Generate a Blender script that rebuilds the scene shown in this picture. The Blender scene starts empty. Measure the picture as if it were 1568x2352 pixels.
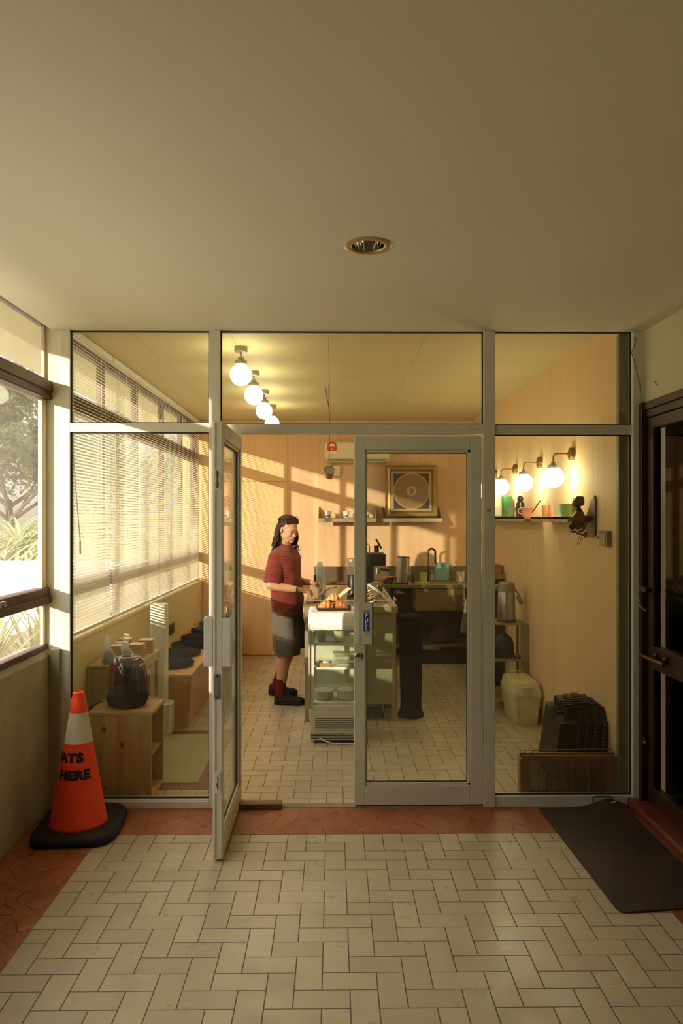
import bpy, bmesh, math, random
from mathutils import Vector, Matrix, Euler
random.seed(7)
PI = math.pi
SC = bpy.context.scene
COL = SC.collection

# ---------------------------------------------------------------- camera, sky, sun, exposure
cam_d = bpy.data.cameras.new('camera'); cam = bpy.data.objects.new('camera', cam_d); COL.objects.link(cam)
cam.location = (0, 0, 1.69)
cam.rotation_euler = (PI/2, 0, math.radians(-0.64))
cam_d.sensor_fit = 'HORIZONTAL'; cam_d.sensor_width = 36; cam_d.lens = 36*1690/1568
cam_d.shift_x = 0.0; cam_d.shift_y = 14/1568
cam_d.clip_start = 0.05; cam_d.clip_end = 300
SC.camera = cam
SC.view_settings.view_transform = 'Standard'; SC.view_settings.look = 'None'
SC.view_settings.gamma = 1; SC.view_settings.use_curve_mapping = False
SC.view_settings.exposure = 1.75
SC.cycles.transparent_max_bounces = 32
SC.cycles.max_bounces = 10; SC.cycles.diffuse_bounces = 6
SC.cycles.caustics_reflective = False; SC.cycles.caustics_refractive = False
SC.cycles.sample_clamp_indirect = 6

w = bpy.data.worlds.new('sky'); SC.world = w; w.use_nodes = True
nt = w.node_tree; nt.nodes.clear()
wo = nt.nodes.new('ShaderNodeOutputWorld'); bg = nt.nodes.new('ShaderNodeBackground')
tc = nt.nodes.new('ShaderNodeTexCoord'); sx = nt.nodes.new('ShaderNodeSeparateXYZ'); rp = nt.nodes.new('ShaderNodeValToRGB')
rp.color_ramp.elements[0].position = 0.0; rp.color_ramp.elements[0].color = (0.50, 0.44, 0.34, 1)
rp.color_ramp.elements[1].position = 0.56; rp.color_ramp.elements[1].color = (5.2, 5.0, 5.0, 1)
e = rp.color_ramp.elements.new(0.06); e.color = (0.80, 0.76, 0.74, 1)
e = rp.color_ramp.elements.new(0.42); e.color = (0.72, 0.74, 0.86, 1)
nt.links.new(tc.outputs['Generated'], sx.inputs[0]); nt.links.new(sx.outputs['Z'], rp.inputs[0])
nt.links.new(rp.outputs[0], bg.inputs[0]); nt.links.new(bg.outputs[0], wo.inputs[0])
bg.inputs[1].default_value = 0.38

SUN = Vector((0.69, 1.0, -0.2)).normalized()
sd = bpy.data.lights.new('sun', 'SUN'); sd.energy = 2.7; sd.color = (1.0, 0.86, 0.70); sd.angle = math.radians(0.7)
so = bpy.data.objects.new('sun', sd); COL.objects.link(so); so.rotation_euler = SUN.to_track_quat('-Z', 'Y').to_euler()
so.location = (-6, -8, 6)
# added area lamp outside the left window, out of view, filling the corridor
ad = bpy.data.lights.new('corridor_fill', 'AREA'); ad.shape = 'RECTANGLE'; ad.size = 4.9; ad.size_y = 1.75
ad.energy = 4.8; ad.color = (1.0, 0.94, 0.84)
ao = bpy.data.objects.new('corridor_fill', ad); COL.objects.link(ao); ao.location = (-1.84, 2.65, 1.87)
ao.rotation_euler = (0, -PI/2, 0); ad.size, ad.size_y = 1.75, 2.2

# ---------------------------------------------------------------- helpers
def lin(c):
    c = c.lstrip('#'); r = []
    for i in (0, 2, 4):
        v = int(c[i:i+2], 16)/255; r.append(v/12.92 if v <= .04045 else ((v+.055)/1.055)**2.4)
    return (*r, 1)

class X:
    """tiny node-expression helper"""
    def __init__(s, nt, sock): s.nt = nt; s.s = sock
    def _m(s, op, o=None, p=None):
        n = s.nt.nodes.new('ShaderNodeMath'); n.operation = op
        for k, v in enumerate((s, o, p)):
            if v is None: continue
            if isinstance(v, X): s.nt.links.new(v.s, n.inputs[k])
            else: n.inputs[k].default_value = v
        return X(s.nt, n.outputs[0])
    def __add__(s, o): return s._m('ADD', o)
    def __sub__(s, o): return s._m('SUBTRACT', o)
    def __mul__(s, o): return s._m('MULTIPLY', o)
    def __truediv__(s, o): return s._m('DIVIDE', o)
    def floor(s): return s._m('FLOOR')
    def frac(s): return s._m('FRACT')
    def mod(s, o): return s._m('FLOORED_MODULO', o)
    def lt(s, o): return s._m('LESS_THAN', o)
    def gt(s, o): return s._m('GREATER_THAN', o)
    def mn(s, o): return s._m('MINIMUM', o)
    def mx(s, o): return s._m('MAXIMUM', o)
    def eq(s, v): return s._m('COMPARE', v, 0.1)
    def pw(s, o): return s._m('POWER', o)
    def absv(s): return s._m('ABSOLUTE')

def new_mat(name):
    m = bpy.data.materials.new(name); m.use_nodes = True
    nt = m.node_tree; b = nt.nodes['Principled BSDF']
    return m, nt, b
def coords(nt, kind='Object'):
    t = nt.nodes.new('ShaderNodeTexCoord'); return t.outputs[kind]
def world_pos(nt):
    g = nt.nodes.new('ShaderNodeNewGeometry'); return g.outputs['Position']
def sep(nt, sock):
    n = nt.nodes.new('ShaderNodeSeparateXYZ'); nt.links.new(sock, n.inputs[0])
    return X(nt, n.outputs[0]), X(nt, n.outputs[1]), X(nt, n.outputs[2])
def comb(nt, x, y, z=0.0):
    n = nt.nodes.new('ShaderNodeCombineXYZ')
    for k, v in enumerate((x, y, z)):
        if isinstance(v, X): nt.links.new(v.s, n.inputs[k])
        else: n.inputs[k].default_value = v
    return n.outputs[0]
def noise(nt, vec, scale, detail=4, rough=.55):
    n = nt.nodes.new('ShaderNodeTexNoise'); n.inputs['Scale'].default_value = scale
    n.inputs['Detail'].default_value = detail; n.inputs['Roughness'].default_value = rough
    if vec is not None: nt.links.new(vec, n.inputs['Vector'])
    return n.outputs[0]
def mixc(nt, fac, a, b):
    n = nt.nodes.new('ShaderNodeMix'); n.data_type = 'RGBA'
    for k, v in ((0, fac), (6, a), (7, b)):
        if isinstance(v, X): nt.links.new(v.s, n.inputs[k])
        elif isinstance(v, bpy.types.NodeSocket): nt.links.new(v, n.inputs[k])
        elif k == 0: n.inputs[0].default_value = v
        else: n.inputs[k].default_value = v
    return n.outputs[2]
def ramp(nt, fac, p0, p1):
    n = nt.nodes.new('ShaderNodeMapRange'); n.inputs[1].default_value = p0; n.inputs[2].default_value = p1
    nt.links.new(fac.s if isinstance(fac, X) else fac, n.inputs[0]); return X(nt, n.outputs[0])
def bump(nt, b, h, strength=.2, dist=.01):
    n = nt.nodes.new('ShaderNodeBump'); n.inputs['Strength'].default_value = strength; n.inputs['Distance'].default_value = dist
    nt.links.new(h.s if isinstance(h, X) else h, n.inputs['Height']); nt.links.new(n.outputs[0], b.inputs['Normal'])

_cache = {}
def pbr(name, col, rough=.5, metal=0, var=.12, vscale=6, bmp=0, bscale=60, trans=0, coat=0, emit=None, estr=0, sss=0, spec=.5, stretch=None):
    if name in _cache: return _cache[name]
    m, nt, b = new_mat(name); c = lin(col)
    vec = coords(nt)
    if stretch:
        mp = nt.nodes.new('ShaderNodeMapping'); mp.inputs['Scale'].default_value = stretch
        nt.links.new(vec, mp.inputs[0]); vec = mp.outputs[0]
    n = noise(nt, vec, vscale)
    dk = tuple(v*(1-var) for v in c[:3])+(1,); lt = tuple(min(1, v*(1+var)) for v in c[:3])+(1,)
    nt.links.new(mixc(nt, ramp(nt, n, .3, .7), dk, lt), b.inputs['Base Color'])
    b.inputs['Roughness'].default_value = rough; b.inputs['Metallic'].default_value = metal
    b.inputs['Specular IOR Level'].default_value = spec
    b.inputs['Coat Weight'].default_value = coat
    if trans: b.inputs['Transmission Weight'].default_value = trans
    if sss: b.inputs['Subsurface Weight'].default_value = sss; b.inputs['Subsurface Radius'].default_value = (.02, .008, .004)
    if bmp: bump(nt, b, noise(nt, vec, bscale, 5), bmp, .004)
    if emit: b.inputs['Emission Color'].default_value = lin(emit); b.inputs['Emission Strength'].default_value = estr
    _cache[name] = m; return m

def glass(name, tint=(.93, .95, .92), refl=1.0, haze=0.0, hazecol=(.9, .88, .8), rough=.0):
    if name in _cache: return _cache[name]
    m = bpy.data.materials.new(name); m.use_nodes = True; nt = m.node_tree; nt.nodes.clear()
    out = nt.nodes.new('ShaderNodeOutputMaterial')
    g = nt.nodes.new('ShaderNodeNewGeometry')
    dp = nt.nodes.new('ShaderNodeVectorMath'); dp.operation = 'DOT_PRODUCT'
    nt.links.new(g.outputs['Incoming'], dp.inputs[0]); nt.links.new(g.outputs['Normal'], dp.inputs[1])
    c = X(nt, dp.outputs['Value']).absv()
    f = ((c*-1.0+1.0).pw(5.0)*.96+.04)*refl
    t = nt.nodes.new('ShaderNodeBsdfTransparent'); t.inputs[0].default_value = (*tint, 1)
    gl = nt.nodes.new('ShaderNodeBsdfGlossy'); gl.inputs['Roughness'].default_value = rough; gl.inputs['Color'].default_value = (1, 1, 1, 1)
    mx = nt.nodes.new('ShaderNodeMixShader'); nt.links.new(f.mn(1.0).s, mx.inputs[0])
    nt.links.new(t.outputs[0], mx.inputs[1]); nt.links.new(gl.outputs[0], mx.inputs[2])
    last = mx.outputs[0]
    if haze:
        d = nt.nodes.new('ShaderNodeBsdfDiffuse'); d.inputs[0].default_value = (*hazecol, 1)
        tr = nt.nodes.new('ShaderNodeBsdfTranslucent'); tr.inputs[0].default_value = (*hazecol, 1)
        h = nt.nodes.new('ShaderNodeMixShader'); h.inputs[0].default_value = .5
        nt.links.new(d.outputs[0], h.inputs[1]); nt.links.new(tr.outputs[0], h.inputs[2])
        m2 = nt.nodes.new('ShaderNodeMixShader')
        n = ramp(nt, noise(nt, world_pos(nt), 1.6, 3), .3, .75)
        nt.links.new((n*haze*.8+haze*.6).s, m2.inputs[0])
        nt.links.new(last, m2.inputs[1]); nt.links.new(h.outputs[0], m2.inputs[2]); last = m2.outputs[0]
    nt.links.new(last, out.inputs[0])
    _cache[name] = m; return m

class MB:
    """collects shapes and links them as one mesh object"""
    def __init__(s): s.v = []; s.f = []
    def add(s, vs, fs):
        o = len(s.v); s.v += [Vector(p) for p in vs]; s.f += [[i+o for i in f] for f in fs]; return s
    def box(s, x0, x1, y0, y1, z0, z1, rot=None, piv=None):
        vs = [Vector((x, y, z)) for x in (x0, x1) for y in (y0, y1) for z in (z0, z1)]
        if rot is not None:
            p = Vector(piv) if piv is not None else Vector(((x0+x1)/2, (y0+y1)/2, (z0+z1)/2))
            R = Euler(rot).to_matrix(); vs = [R @ (q-p)+p for q in vs]
        return s.add(vs, [(0,1,3,2),(4,6,7,5),(0,4,5,1),(2,3,7,6),(0,2,6,4),(1,5,7,3)])
    def rbox(s, x0, x1, y0, y1, z0, z1, r=.01, n=4, axis='z'):
        """box with rounded corners in the plane normal to axis, slightly eased ends"""
        def ring(a0, a1, b0, b1, rr):
            pts = []
            for (ca, cb, st) in ((a1-rr, b1-rr, 0), (a0+rr, b1-rr, 1), (a0+rr, b0+rr, 2), (a1-rr, b0+rr, 3)):
                for k in range(n+1):
                    t = (st+k/n)*PI/2; pts.append((ca+rr*math.cos(t), cb+rr*math.sin(t)))
            return pts
        rng = {'z': (x0, x1, y0, y1, z0, z1), 'y': (x0, x1, z0, z1, y0, y1), 'x': (y0, y1, z0, z1, x0, x1)}[axis]
        a0, a1, b0, b1, c0, c1 = rng; e = min(r*.4, (c1-c0)*.3)
        lev = [(c0, e), (c0+e, 0), (c1-e, 0), (c1, e)]; rings = []
        for c, ins in lev:
            rr = max(r-ins, r*.3)
            rings.append([(p[0], p[1], c) for p in ring(a0+ins, a1-ins, b0+ins, b1-ins, rr)])
        mp = {'z': lambda p: p, 'y': lambda p: (p[0], p[2], p[1]), 'x': lambda p: (p[2], p[0], p[1])}[axis]
        return s.rings([[mp(p) for p in rg] for rg in rings])
    def rings(s, rings, cap0=True, cap1=True, closed=True):
        m = len(rings[0]); vs = [p for r in rings for p in r]; fs = []
        for i in range(len(rings)-1):
            for j in range(m if closed else m-1):
                k = (j+1) % m
                fs.append((i*m+j, i*m+k, (i+1)*m+k, (i+1)*m+j))
        if cap0: fs.append(tuple(reversed(range(m))))
        if cap1: fs.append(tuple((len(rings)-1)*m+j for j in range(m)))
        return s.add(vs, fs)
    def lathe(s, prof, c=(0, 0, 0), seg=24, R=None, cap0=True, cap1=True, sx=1, sy=1):
        c = Vector(c); rs = []
        for r, z in prof:
            rg = []
            for k in range(seg):
                a = 2*PI*k/seg; p = Vector((max(r, 1e-5)*math.cos(a)*sx, max(r, 1e-5)*math.sin(a)*sy, z))
                if R is not None: p = R @ p
                rg.append(p+c)
            rs.append(rg)
        return s.rings(rs, cap0, cap1)
    def cyl(s, c, r, h, seg=20, R=None, r2=None):
        return s.lathe([(r, 0), (r if r2 is None else r2, h)], c, seg, R)
    def ell(s, c, r, seg=16, n=10, R=None):
        r = (r, r, r) if not hasattr(r, '__len__') else r; c = Vector(c); rs = []
        for i in range(n+1):
            t = -PI/2+PI*i/n; t = max(-PI/2+.02, min(PI/2-.02, t)); rg = []
            for k in range(seg):
                a = 2*PI*k/seg; p = Vector((r[0]*math.cos(t)*math.cos(a), r[1]*math.cos(t)*math.sin(a), r[2]*math.sin(t)))
                if R is not None: p = R @ p
                rg.append(p+c)
            rs.append(rg)
        return s.rings(rs)
    def tube(s, path, rad, seg=8, closed=False, flat=1.0, roundcap=False):
        path = [Vector(p) for p in path]; n = len(path)
        rad = [rad]*n if not hasattr(rad, '__len__') else list(rad)
        if roundcap and not closed:
            d0 = (path[0]-path[1]).normalized(); d1 = (path[-1]-path[-2]).normalized()
            pre = [(path[0]+d0*rad[0]*k, rad[0]*math.sqrt(max(0, 1-k*k))+1e-4) for k in (.98, .8, .5)]
            post = [(path[-1]+d1*rad[-1]*k, rad[-1]*math.sqrt(max(0, 1-k*k))+1e-4) for k in (.5, .8, .98)]
            path = [p for p, _ in pre]+path+[p for p, _ in post]; rad = [r for _, r in pre]+rad+[r for _, r in post]; n = len(path)
        up = None; rs = []
        for i in range(n):
            if closed: t = (path[(i+1) % n]-path[i-1])
            else: t = path[min(i+1, n-1)]-path[max(i-1, 0)]
            t = t.normalized() if t.length > 1e-9 else Vector((0, 0, 1))
            if up is None:
                a = Vector((0, 0, 1)) if abs(t.z) < .9 else Vector((1, 0, 0)); up = (a-t*a.dot(t)).normalized()
            else:
                up = up-t*up.dot(t); up = up.normalized() if up.length > 1e-6 else t.orthogonal().normalized()
            sd_ = t.cross(up)
            rs.append([path[i]+up*math.cos(2*PI*k/seg)*rad[i]*flat+sd_*math.sin(2*PI*k/seg)*rad[i] for k in range(seg)])
        if closed: rs.append(rs[0])
        return s.rings(rs, not closed, not closed)
    def prism(s, pts, a0, a1, axis='y'):
        """extrude a polygon: pts in the plane normal to axis"""
        f = {'y': lambda p, t: (p[0], t, p[1]), 'x': lambda p, t: (t, p[0], p[1]), 'z': lambda p, t: (p[0], p[1], t)}[axis]
        m = len(pts)
        return s.add([f(p, a0) for p in pts]+[f(p, a1) for p in pts],
                     [tuple(range(m)), tuple(reversed(range(m, 2*m)))]+[(j, j+m, (j+1) % m+m, (j+1) % m) for j in range(m)])
    def xf(s, M):
        s.v = [M @ p for p in s.v]; return s
    def build(s, name, mat, parent=None, smooth=False, bevel=0, world=True, seg=2):
        me = bpy.data.meshes.new(name)
        off = Vector((0, 0, 0)); q = parent
        while q is not None and world: off = off+q.location; q = q.parent
        me.from_pydata([tuple(p-off) for p in s.v], [], s.f)
        bm = bmesh.new(); bm.from_mesh(me); bmesh.ops.recalc_face_normals(bm, faces=bm.faces); bm.to_mesh(me); bm.free()
        me.materials.append(mat); me.update()
        o = bpy.data.objects.new(name, me); COL.objects.link(o)
        if parent is not None: o.parent = parent
        if bevel:
            b = o.modifiers.new('bevel', 'BEVEL'); b.width = bevel; b.segments = seg; b.limit_method = 'ANGLE'; b.angle_limit = math.radians(40)
        if smooth:
            me.shade_smooth()
            if smooth != 'all':
                try: me.set_sharp_from_angle(angle=math.radians(42))
                except Exception: pass
        return o

def tag(o, label=None, cat=None, group=None, kind=None):
    if label: o['label'] = label
    if cat: o['category'] = cat
    if group: o['group'] = group
    if kind: o['kind'] = kind
    return o
def thing(name, label, cat, loc=(0, 0, 0), group=None, kind=None):
    o = bpy.data.objects.new(name, None); COL.objects.link(o); o.location = loc; o.empty_display_size = .1
    return tag(o, label, cat, group, kind)
def dup(root, loc, label=None, rotz=None):
    r = root.copy(); COL.objects.link(r); r.location = loc
    if label: r['label'] = label
    if rotz is not None: r.rotation_euler.z = rotz
    for ch in list(root.children):
        c = ch.copy(); COL.objects.link(c); c.parent = r
        for g in ch.children:
            d = g.copy(); COL.objects.link(d); d.parent = c
    return r
def arc(c, r, a0, a1, n, ax=0, bx=2):
    out = []
    for k in range(n+1):
        a = a0+(a1-a0)*k/n; p = [c[0], c[1], c[2]]; p[ax] += r*math.cos(a); p[bx] += r*math.sin(a); out.append(tuple(p))
    return out
def text_mb(txt, size, off=0.0, sub=0, align='CENTER', spacing=1.0):
    """built-in font letters as flat mesh in local x (right), y (up)"""
    cu = bpy.data.curves.new('t', 'FONT'); cu.body = txt; cu.size = size; cu.align_x = align; cu.offset = off; cu.resolution_u = 3
    cu.space_character = spacing
    ob = bpy.data.objects.new('t', cu); COL.objects.link(ob); bpy.context.view_layer.update()
    me = bpy.data.meshes.new_from_object(ob.evaluated_get(bpy.context.evaluated_depsgraph_get()))
    bpy.data.objects.remove(ob); bpy.data.curves.remove(cu)
    if sub:
        bm = bmesh.new(); bm.from_mesh(me); bmesh.ops.subdivide_edges(bm, edges=bm.edges, cuts=sub, use_grid_fill=True); bm.to_mesh(me); bm.free()
    mb = MB(); mb.v = [v.co.copy() for v in me.vertices]; mb.f = [list(p.vertices) for p in me.polygons]
    bpy.data.meshes.remove(me); return mb

# ---------------------------------------------------------------- materials
def herringbone():
    m, nt, b = new_mat('herringbone_tile'); S = .1
    x, y, z = sep(nt, world_pos(nt))
    u_ = (x-.06)/S; v_ = (y-3.935)/S
    i = u_.floor(); j = v_.floor(); u = u_.frac(); v = v_.frac()
    k = (i-j).mod(4.0)
    k0, k1, k2, k3 = k.eq(0), k.eq(1), k.eq(2), k.eq(3)
    d = (u+k1*9.0).mn((u*-1.0+1.0)+k0*9.0).mn(v+k2*9.0).mn((v*-1.0+1.0)+k3*9.0)
    grout = ramp(nt, d, .028, .010)
    idx = i-k1; idy = j-k2
    wn = nt.nodes.new('ShaderNodeTexWhiteNoise'); wn.noise_dimensions = '3D'
    nt.links.new(comb(nt, idx*1.37+.5, idy*1.11+.3, (k2+k3)*.7), wn.inputs[0]); r = X(nt, wn.outputs[0])
    wp = world_pos(nt)
    fine = X(nt, noise(nt, wp, 420, 2)); med = X(nt, noise(nt, wp, 5, 5, .65)); big = X(nt, noise(nt, wp, 1.1, 3))
    base = mixc(nt, r, lin('#b4a98c'), lin('#c8bd9d'))
    base = mixc(nt, ramp(nt, fine, .35, .65)*.6, base, lin('#94866b'))
    base = mixc(nt, ramp(nt, med, .52, .75)*.4, base, lin('#8f8266'))
    base = mixc(nt, ramp(nt, big, .45, .7)*.22, base, lin('#c7b48c'))
    col = mixc(nt, grout, base, lin('#4a4033'))
    nt.links.new(col, b.inputs['Base Color'])
    nt.links.new((ramp(nt, med, .3, .7)*.2+.24+grout*.4).s, b.inputs['Roughness'])
    bump(nt, b, grout*-1.0+fine*.08, .35, .003)
    return m
def crazy_red():
    m, nt, b = new_mat('broken_red_tile'); wp = world_pos(nt)
    vo = nt.nodes.new('ShaderNodeTexVoronoi'); vo.feature = 'DISTANCE_TO_EDGE'; vo.inputs['Scale'].default_value = 11; nt.links.new(wp, vo.inputs['Vector'])
    vc = nt.nodes.new('ShaderNodeTexVoronoi'); vc.inputs['Scale'].default_value = 11; nt.links.new(wp, vc.inputs['Vector'])
    cr = X(nt, vc.outputs['Color'])
    n = X(nt, noise(nt, wp, 3, 5))
    base = mixc(nt, cr, lin('#8f4e30'), lin('#a9663f'))
    base = mixc(nt, ramp(nt, n, .35, .75)*.5, base, lin('#6e3422'))
    g = ramp(nt, X(nt, vo.outputs['Distance']), .020, .006)
    nt.links.new(mixc(nt, g*.8, base, lin('#3a2218')), b.inputs['Base Color'])
    b.inputs['Roughness'].default_value = .42
    bump(nt, b, g*-1.0, .3, .003); return m
def plaster(name, col, stain=.25, scale=2.0, dark='#6b6248', bmp=.25, specks=0):
    m, nt, b = new_mat(name); wp = world_pos(nt)
    n = ramp(nt, noise(nt, wp, scale, 6, .65), .42, .8); s = ramp(nt, noise(nt, wp, 14, 4), .66, .74)
    c = mixc(nt, n*stain, lin(col), lin(dark))
    if specks: c = mixc(nt, s*specks, c, lin('#4a3f2e'))
    nt.links.new(c, b.inputs['Base Color']); b.inputs['Roughness'].default_value = .75
    bump(nt, b, noise(nt, wp, 70, 6), bmp, .004); return m
def ply_wall(name, col, seams=True):
    m, nt, b = new_mat(name); wp = world_pos(nt); x, y, z = sep(nt, wp)
    n = ramp(nt, noise(nt, comb(nt, x*14.0, y*14.0, z*.8), 1.5, 5), .3, .75)
    c = mixc(nt, n, lin(col), tuple(v*.86 for v in lin(col)[:3])+(1,))
    nt.links.new(c, b.inputs['Base Color']); b.inputs['Roughness'].default_value = .7; b.inputs['Specular IOR Level'].default_value = .25
    bump(nt, b, n, .04, .003); return m
def wood(name, c1, c2, axis='z', scale=1.0, knots=False, rough=.5):
    m, nt, b = new_mat(name); x, y, z = sep(nt, coords(nt))
    sc = {'z': (9, 9, .7), 'y': (9, .7, 9), 'x': (.7, 9, 9)}[axis]
    v = comb(nt, x*(sc[0]*scale), y*(sc[1]*scale), z*(sc[2]*scale))
    n = ramp(nt, noise(nt, v, 2.2, 6, .6), .3, .7)
    c = mixc(nt, n, lin(c1), lin(c2))
    if knots:
        vo = nt.nodes.new('ShaderNodeTexVoronoi'); vo.inputs['Scale'].default_value = 4.2; nt.links.new(comb(nt, x*1.6, y*1.6, z), vo.inputs['Vector'])
        c = mixc(nt, ramp(nt, X(nt, vo.outputs['Distance']), .10, .05)*.75, c, lin('#5c3a1e'))
    nt.links.new(c, b.inputs['Base Color']); b.inputs['Roughness'].default_value = rough; bump(nt, b, n, .1, .002); return m
def ceiling_panels():
    m, nt, b = new_mat('ceiling_boards'); wp = world_pos(nt); x, y, z = sep(nt, wp)
    u = ((x+.67)/.64).frac(); v = ((y-5.62)/1.3).frac()
    d = (u.mn(u*-1.0+1.0)*.64).mn(v.mn(v*-1.0+1.0)*1.3)
    g = ramp(nt, d, .005, .002)
    n = ramp(nt, noise(nt, wp, 1.5, 5), .4, .8)
    c = mixc(nt, n*.3, lin('#cfc094'), lin('#b8a878'))
    nt.links.new(mixc(nt, g*.45, c, lin('#8f8158')), b.inputs['Base Color']); b.inputs['Roughness'].default_value = .7
    bump(nt, b, g*-1.0, .3, .003); return m

M = {}
M['tile'] = herringbone(); M['red'] = crazy_red()
M['ceil'] = plaster('corridor_ceiling_paint', '#dfd7bf', .18, .6, '#c4b898', .05)
M['ceil_in'] = ceiling_panels()
M['alu'] = pbr('grey_painted_aluminium', '#d6d2bc', .42, 0, .05, 3)
M['alu_dk'] = pbr('rubber_gasket', '#2a2722', .7)
M['brown_alu'] = pbr('dark_brown_frame', '#3b241a', .4, .2, .15, 4)
M['brown_rust'] = pbr('weathered_brown_frame', '#5a3a28', .55, .1, .3, 18, .2, 80)
M['parapet'] = plaster('stained_cream_plaster', '#a8a083', .55, 2.2, '#6d6346', .5, .5)
M['cream_wall'] = plaster('cream_wall_paint', '#c9c29f', .2, 1.2, '#a59d78', .12)
M['column'] = plaster('cream_column_paint', '#e9e3c6', .12, 2.0, '#c0b68c', .2)
M['wall_in'] = ply_wall('peach_wall_paint', '#e2bb90')
M['wall_side'] = ply_wall('yellow_wall_paint', '#e8c898')
M['wall_low'] = plaster('pale_yellow_plaster', '#dccda0', .15, 1.5, '#b6a676', .15)
M['glass'] = glass('clear_glass')
M['glass_dirty'] = glass('dusty_window_glass', (.95, .95, .93), .12, .085, (.85, .80, .72))
M['glass_front'] = glass('shopfront_glass', (.95, .97, .93), 1.0, .015, (.8, .75, .62))
M['steel'] = pbr('brushed_steel', '#a9a79c', .3, .9, .1, 30, stretch=(1, 1, 12))
M['steel_dull'] = pbr('dull_steel', '#9c988a', .45, .75, .12, 12)
M['chrome'] = pbr('chrome', '#d8d8d4', .1, 1, .03)
M['black'] = pbr('black_plastic', '#15130f', .45, 0, .2, 20)
M['rubber'] = pbr('black_rubber', '#12110f', .75, 0, .4, 25, .4, 120)
M['white'] = pbr('white_plastic', '#e2dfd2', .4, 0, .04)
M['cloth'] = pbr('white_cloth', '#efece2', .8, 0, .03, 8, .15, 30)
def emissive(name, col, s):
    m = bpy.data.materials.new(name); m.use_nodes = True; nt = m.node_tree; nt.nodes.clear()
    o = nt.nodes.new('ShaderNodeOutputMaterial'); e = nt.nodes.new('ShaderNodeEmission'); e.inputs[0].default_value = lin(col); e.inputs[1].default_value = s
    nt.links.new(e.outputs[0], o.inputs[0]); return m
M['globe'] = emissive('lit_opal_globe', '#fff0c4', 9.0)
# ================================================================ the setting
YF0, YF1 = 4.30, 4.36           # shopfront frame, front and back face
CEIL = 2.784; CEIL_IN = 2.89; XL = -1.62; XR = 1.72; YB = 9.07
def struct(name, mb, mat, label, cat, parent=None, **k):
    o = mb.build(name, mat, parent, **k)
    if parent is None: tag(o, label, cat, kind='structure')
    return o
struct('floor', MB().box(-1.9, 2.0, -3.0, 9.2, -.12, 0), M['tile'], 'beige speckled tiles laid in a herringbone pattern, corridor through to shop', 'floor')
# red broken-tile border of the corridor, flush with the floor
struct('trim_1', MB().box(-1.64, 1.72, 3.935, 4.29, -.002, .0015), M['red'], 'terracotta band of broken tiles running in front of the glass shopfront', 'floor border')
struct('trim_2', MB().box(-1.64, -1.236, -3.0, 3.935, -.002, .0015), M['red'], 'terracotta broken-tile band along the left parapet wall', 'floor border')
struct('trim_3', MB().box(1.45, 1.72, -3.0, 3.935, -.002, .0015), M['red'], 'terracotta broken-tile band on the right by the mat', 'floor border')
struct('trim_4', MB().prism([(1.72, 0), (1.715, .042), (1.73, .052), (1.9, .052), (1.9, 0)], -3.0, 4.29, 'y'), pbr('red_step_tile', '#733321', .35, 0, .25, 7), 'raised red tiled step at the foot of the brown door', 'step')
# ceilings
struct('ceiling', MB().box(-1.635, .072, -3.0, 4.37, CEIL, CEIL+.12).box(.208, 1.86, -3.0, 4.37, CEIL, CEIL+.12).box(.072, .208, -3.0, 2.887, CEIL, CEIL+.12).box(.072, .208, 3.023, 4.37, CEIL, CEIL+.12), M['ceil'], 'plain grey-cream corridor ceiling with one recessed downlight', 'ceiling')
struct('ceiling.001', MB().box(-1.9, 1.9, 4.37, 9.2, CEIL_IN, CEIL_IN+.12), M['ceil_in'], 'pale yellow boarded ceiling inside the shop', 'ceiling')
# roof eave outside the windows
struct('trim_5', MB().box(-2.38, -1.64, -3.0, 9.6, 2.86, 3.0), M['cream_wall'], 'concrete eave over the windows outside', 'eave')
# left parapet of the corridor
pp = MB()
pp.prism([(-1.64, 0), (-1.645, .895), (-1.70, .935), (-1.80, .935), (-1.80, 0)], -3.0, 4.30, 'y')
struct('wall_left', pp, M['parapet'], 'stained cream plaster parapet under the corridor windows', 'wall', bevel=.008)
struct('trim_6', MB().tube([(-1.60, 4.292, .9), (-1.603, 4.29, .6), (-1.598, 4.292, .3), (-1.60, 4.29, .02)], .016, 8).box(-1.64, -1.585, 4.275, 4.30, 0, .93), M['parapet'], 'rough plaster ridge where the parapet meets the shopfront', 'trim', smooth=True)
struct('wall_left.001', MB().box(-1.80, -1.64, -3.0, 1.4, .935, 2.86).box(-1.80, 1.95, -3.1, -3.0, 0, 2.9), M['cream_wall'], 'corridor wall left of and behind the camera', 'wall')
struct('wall_left.002', MB().box(-1.70, -1.59, 4.32, 4.44, .9, 2.86), M['column'], 'cream column between corridor window and shopfront, crossed by sunlight', 'column')
struct('wall_left.003', MB().box(-1.80, XL, 4.37, 9.2, 0, .92), M['wall_low'], 'pale yellow low wall under the blinds inside the shop', 'wall')
struct('baseboard_left', MB().box(XL-.02, XL+.006, 4.44, 9.07, .905, .93), pbr('sill_paint', '#e6d7a8', .5), 'pale window ledge along the top of the low wall', 'ledge', bevel=.004)
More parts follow.
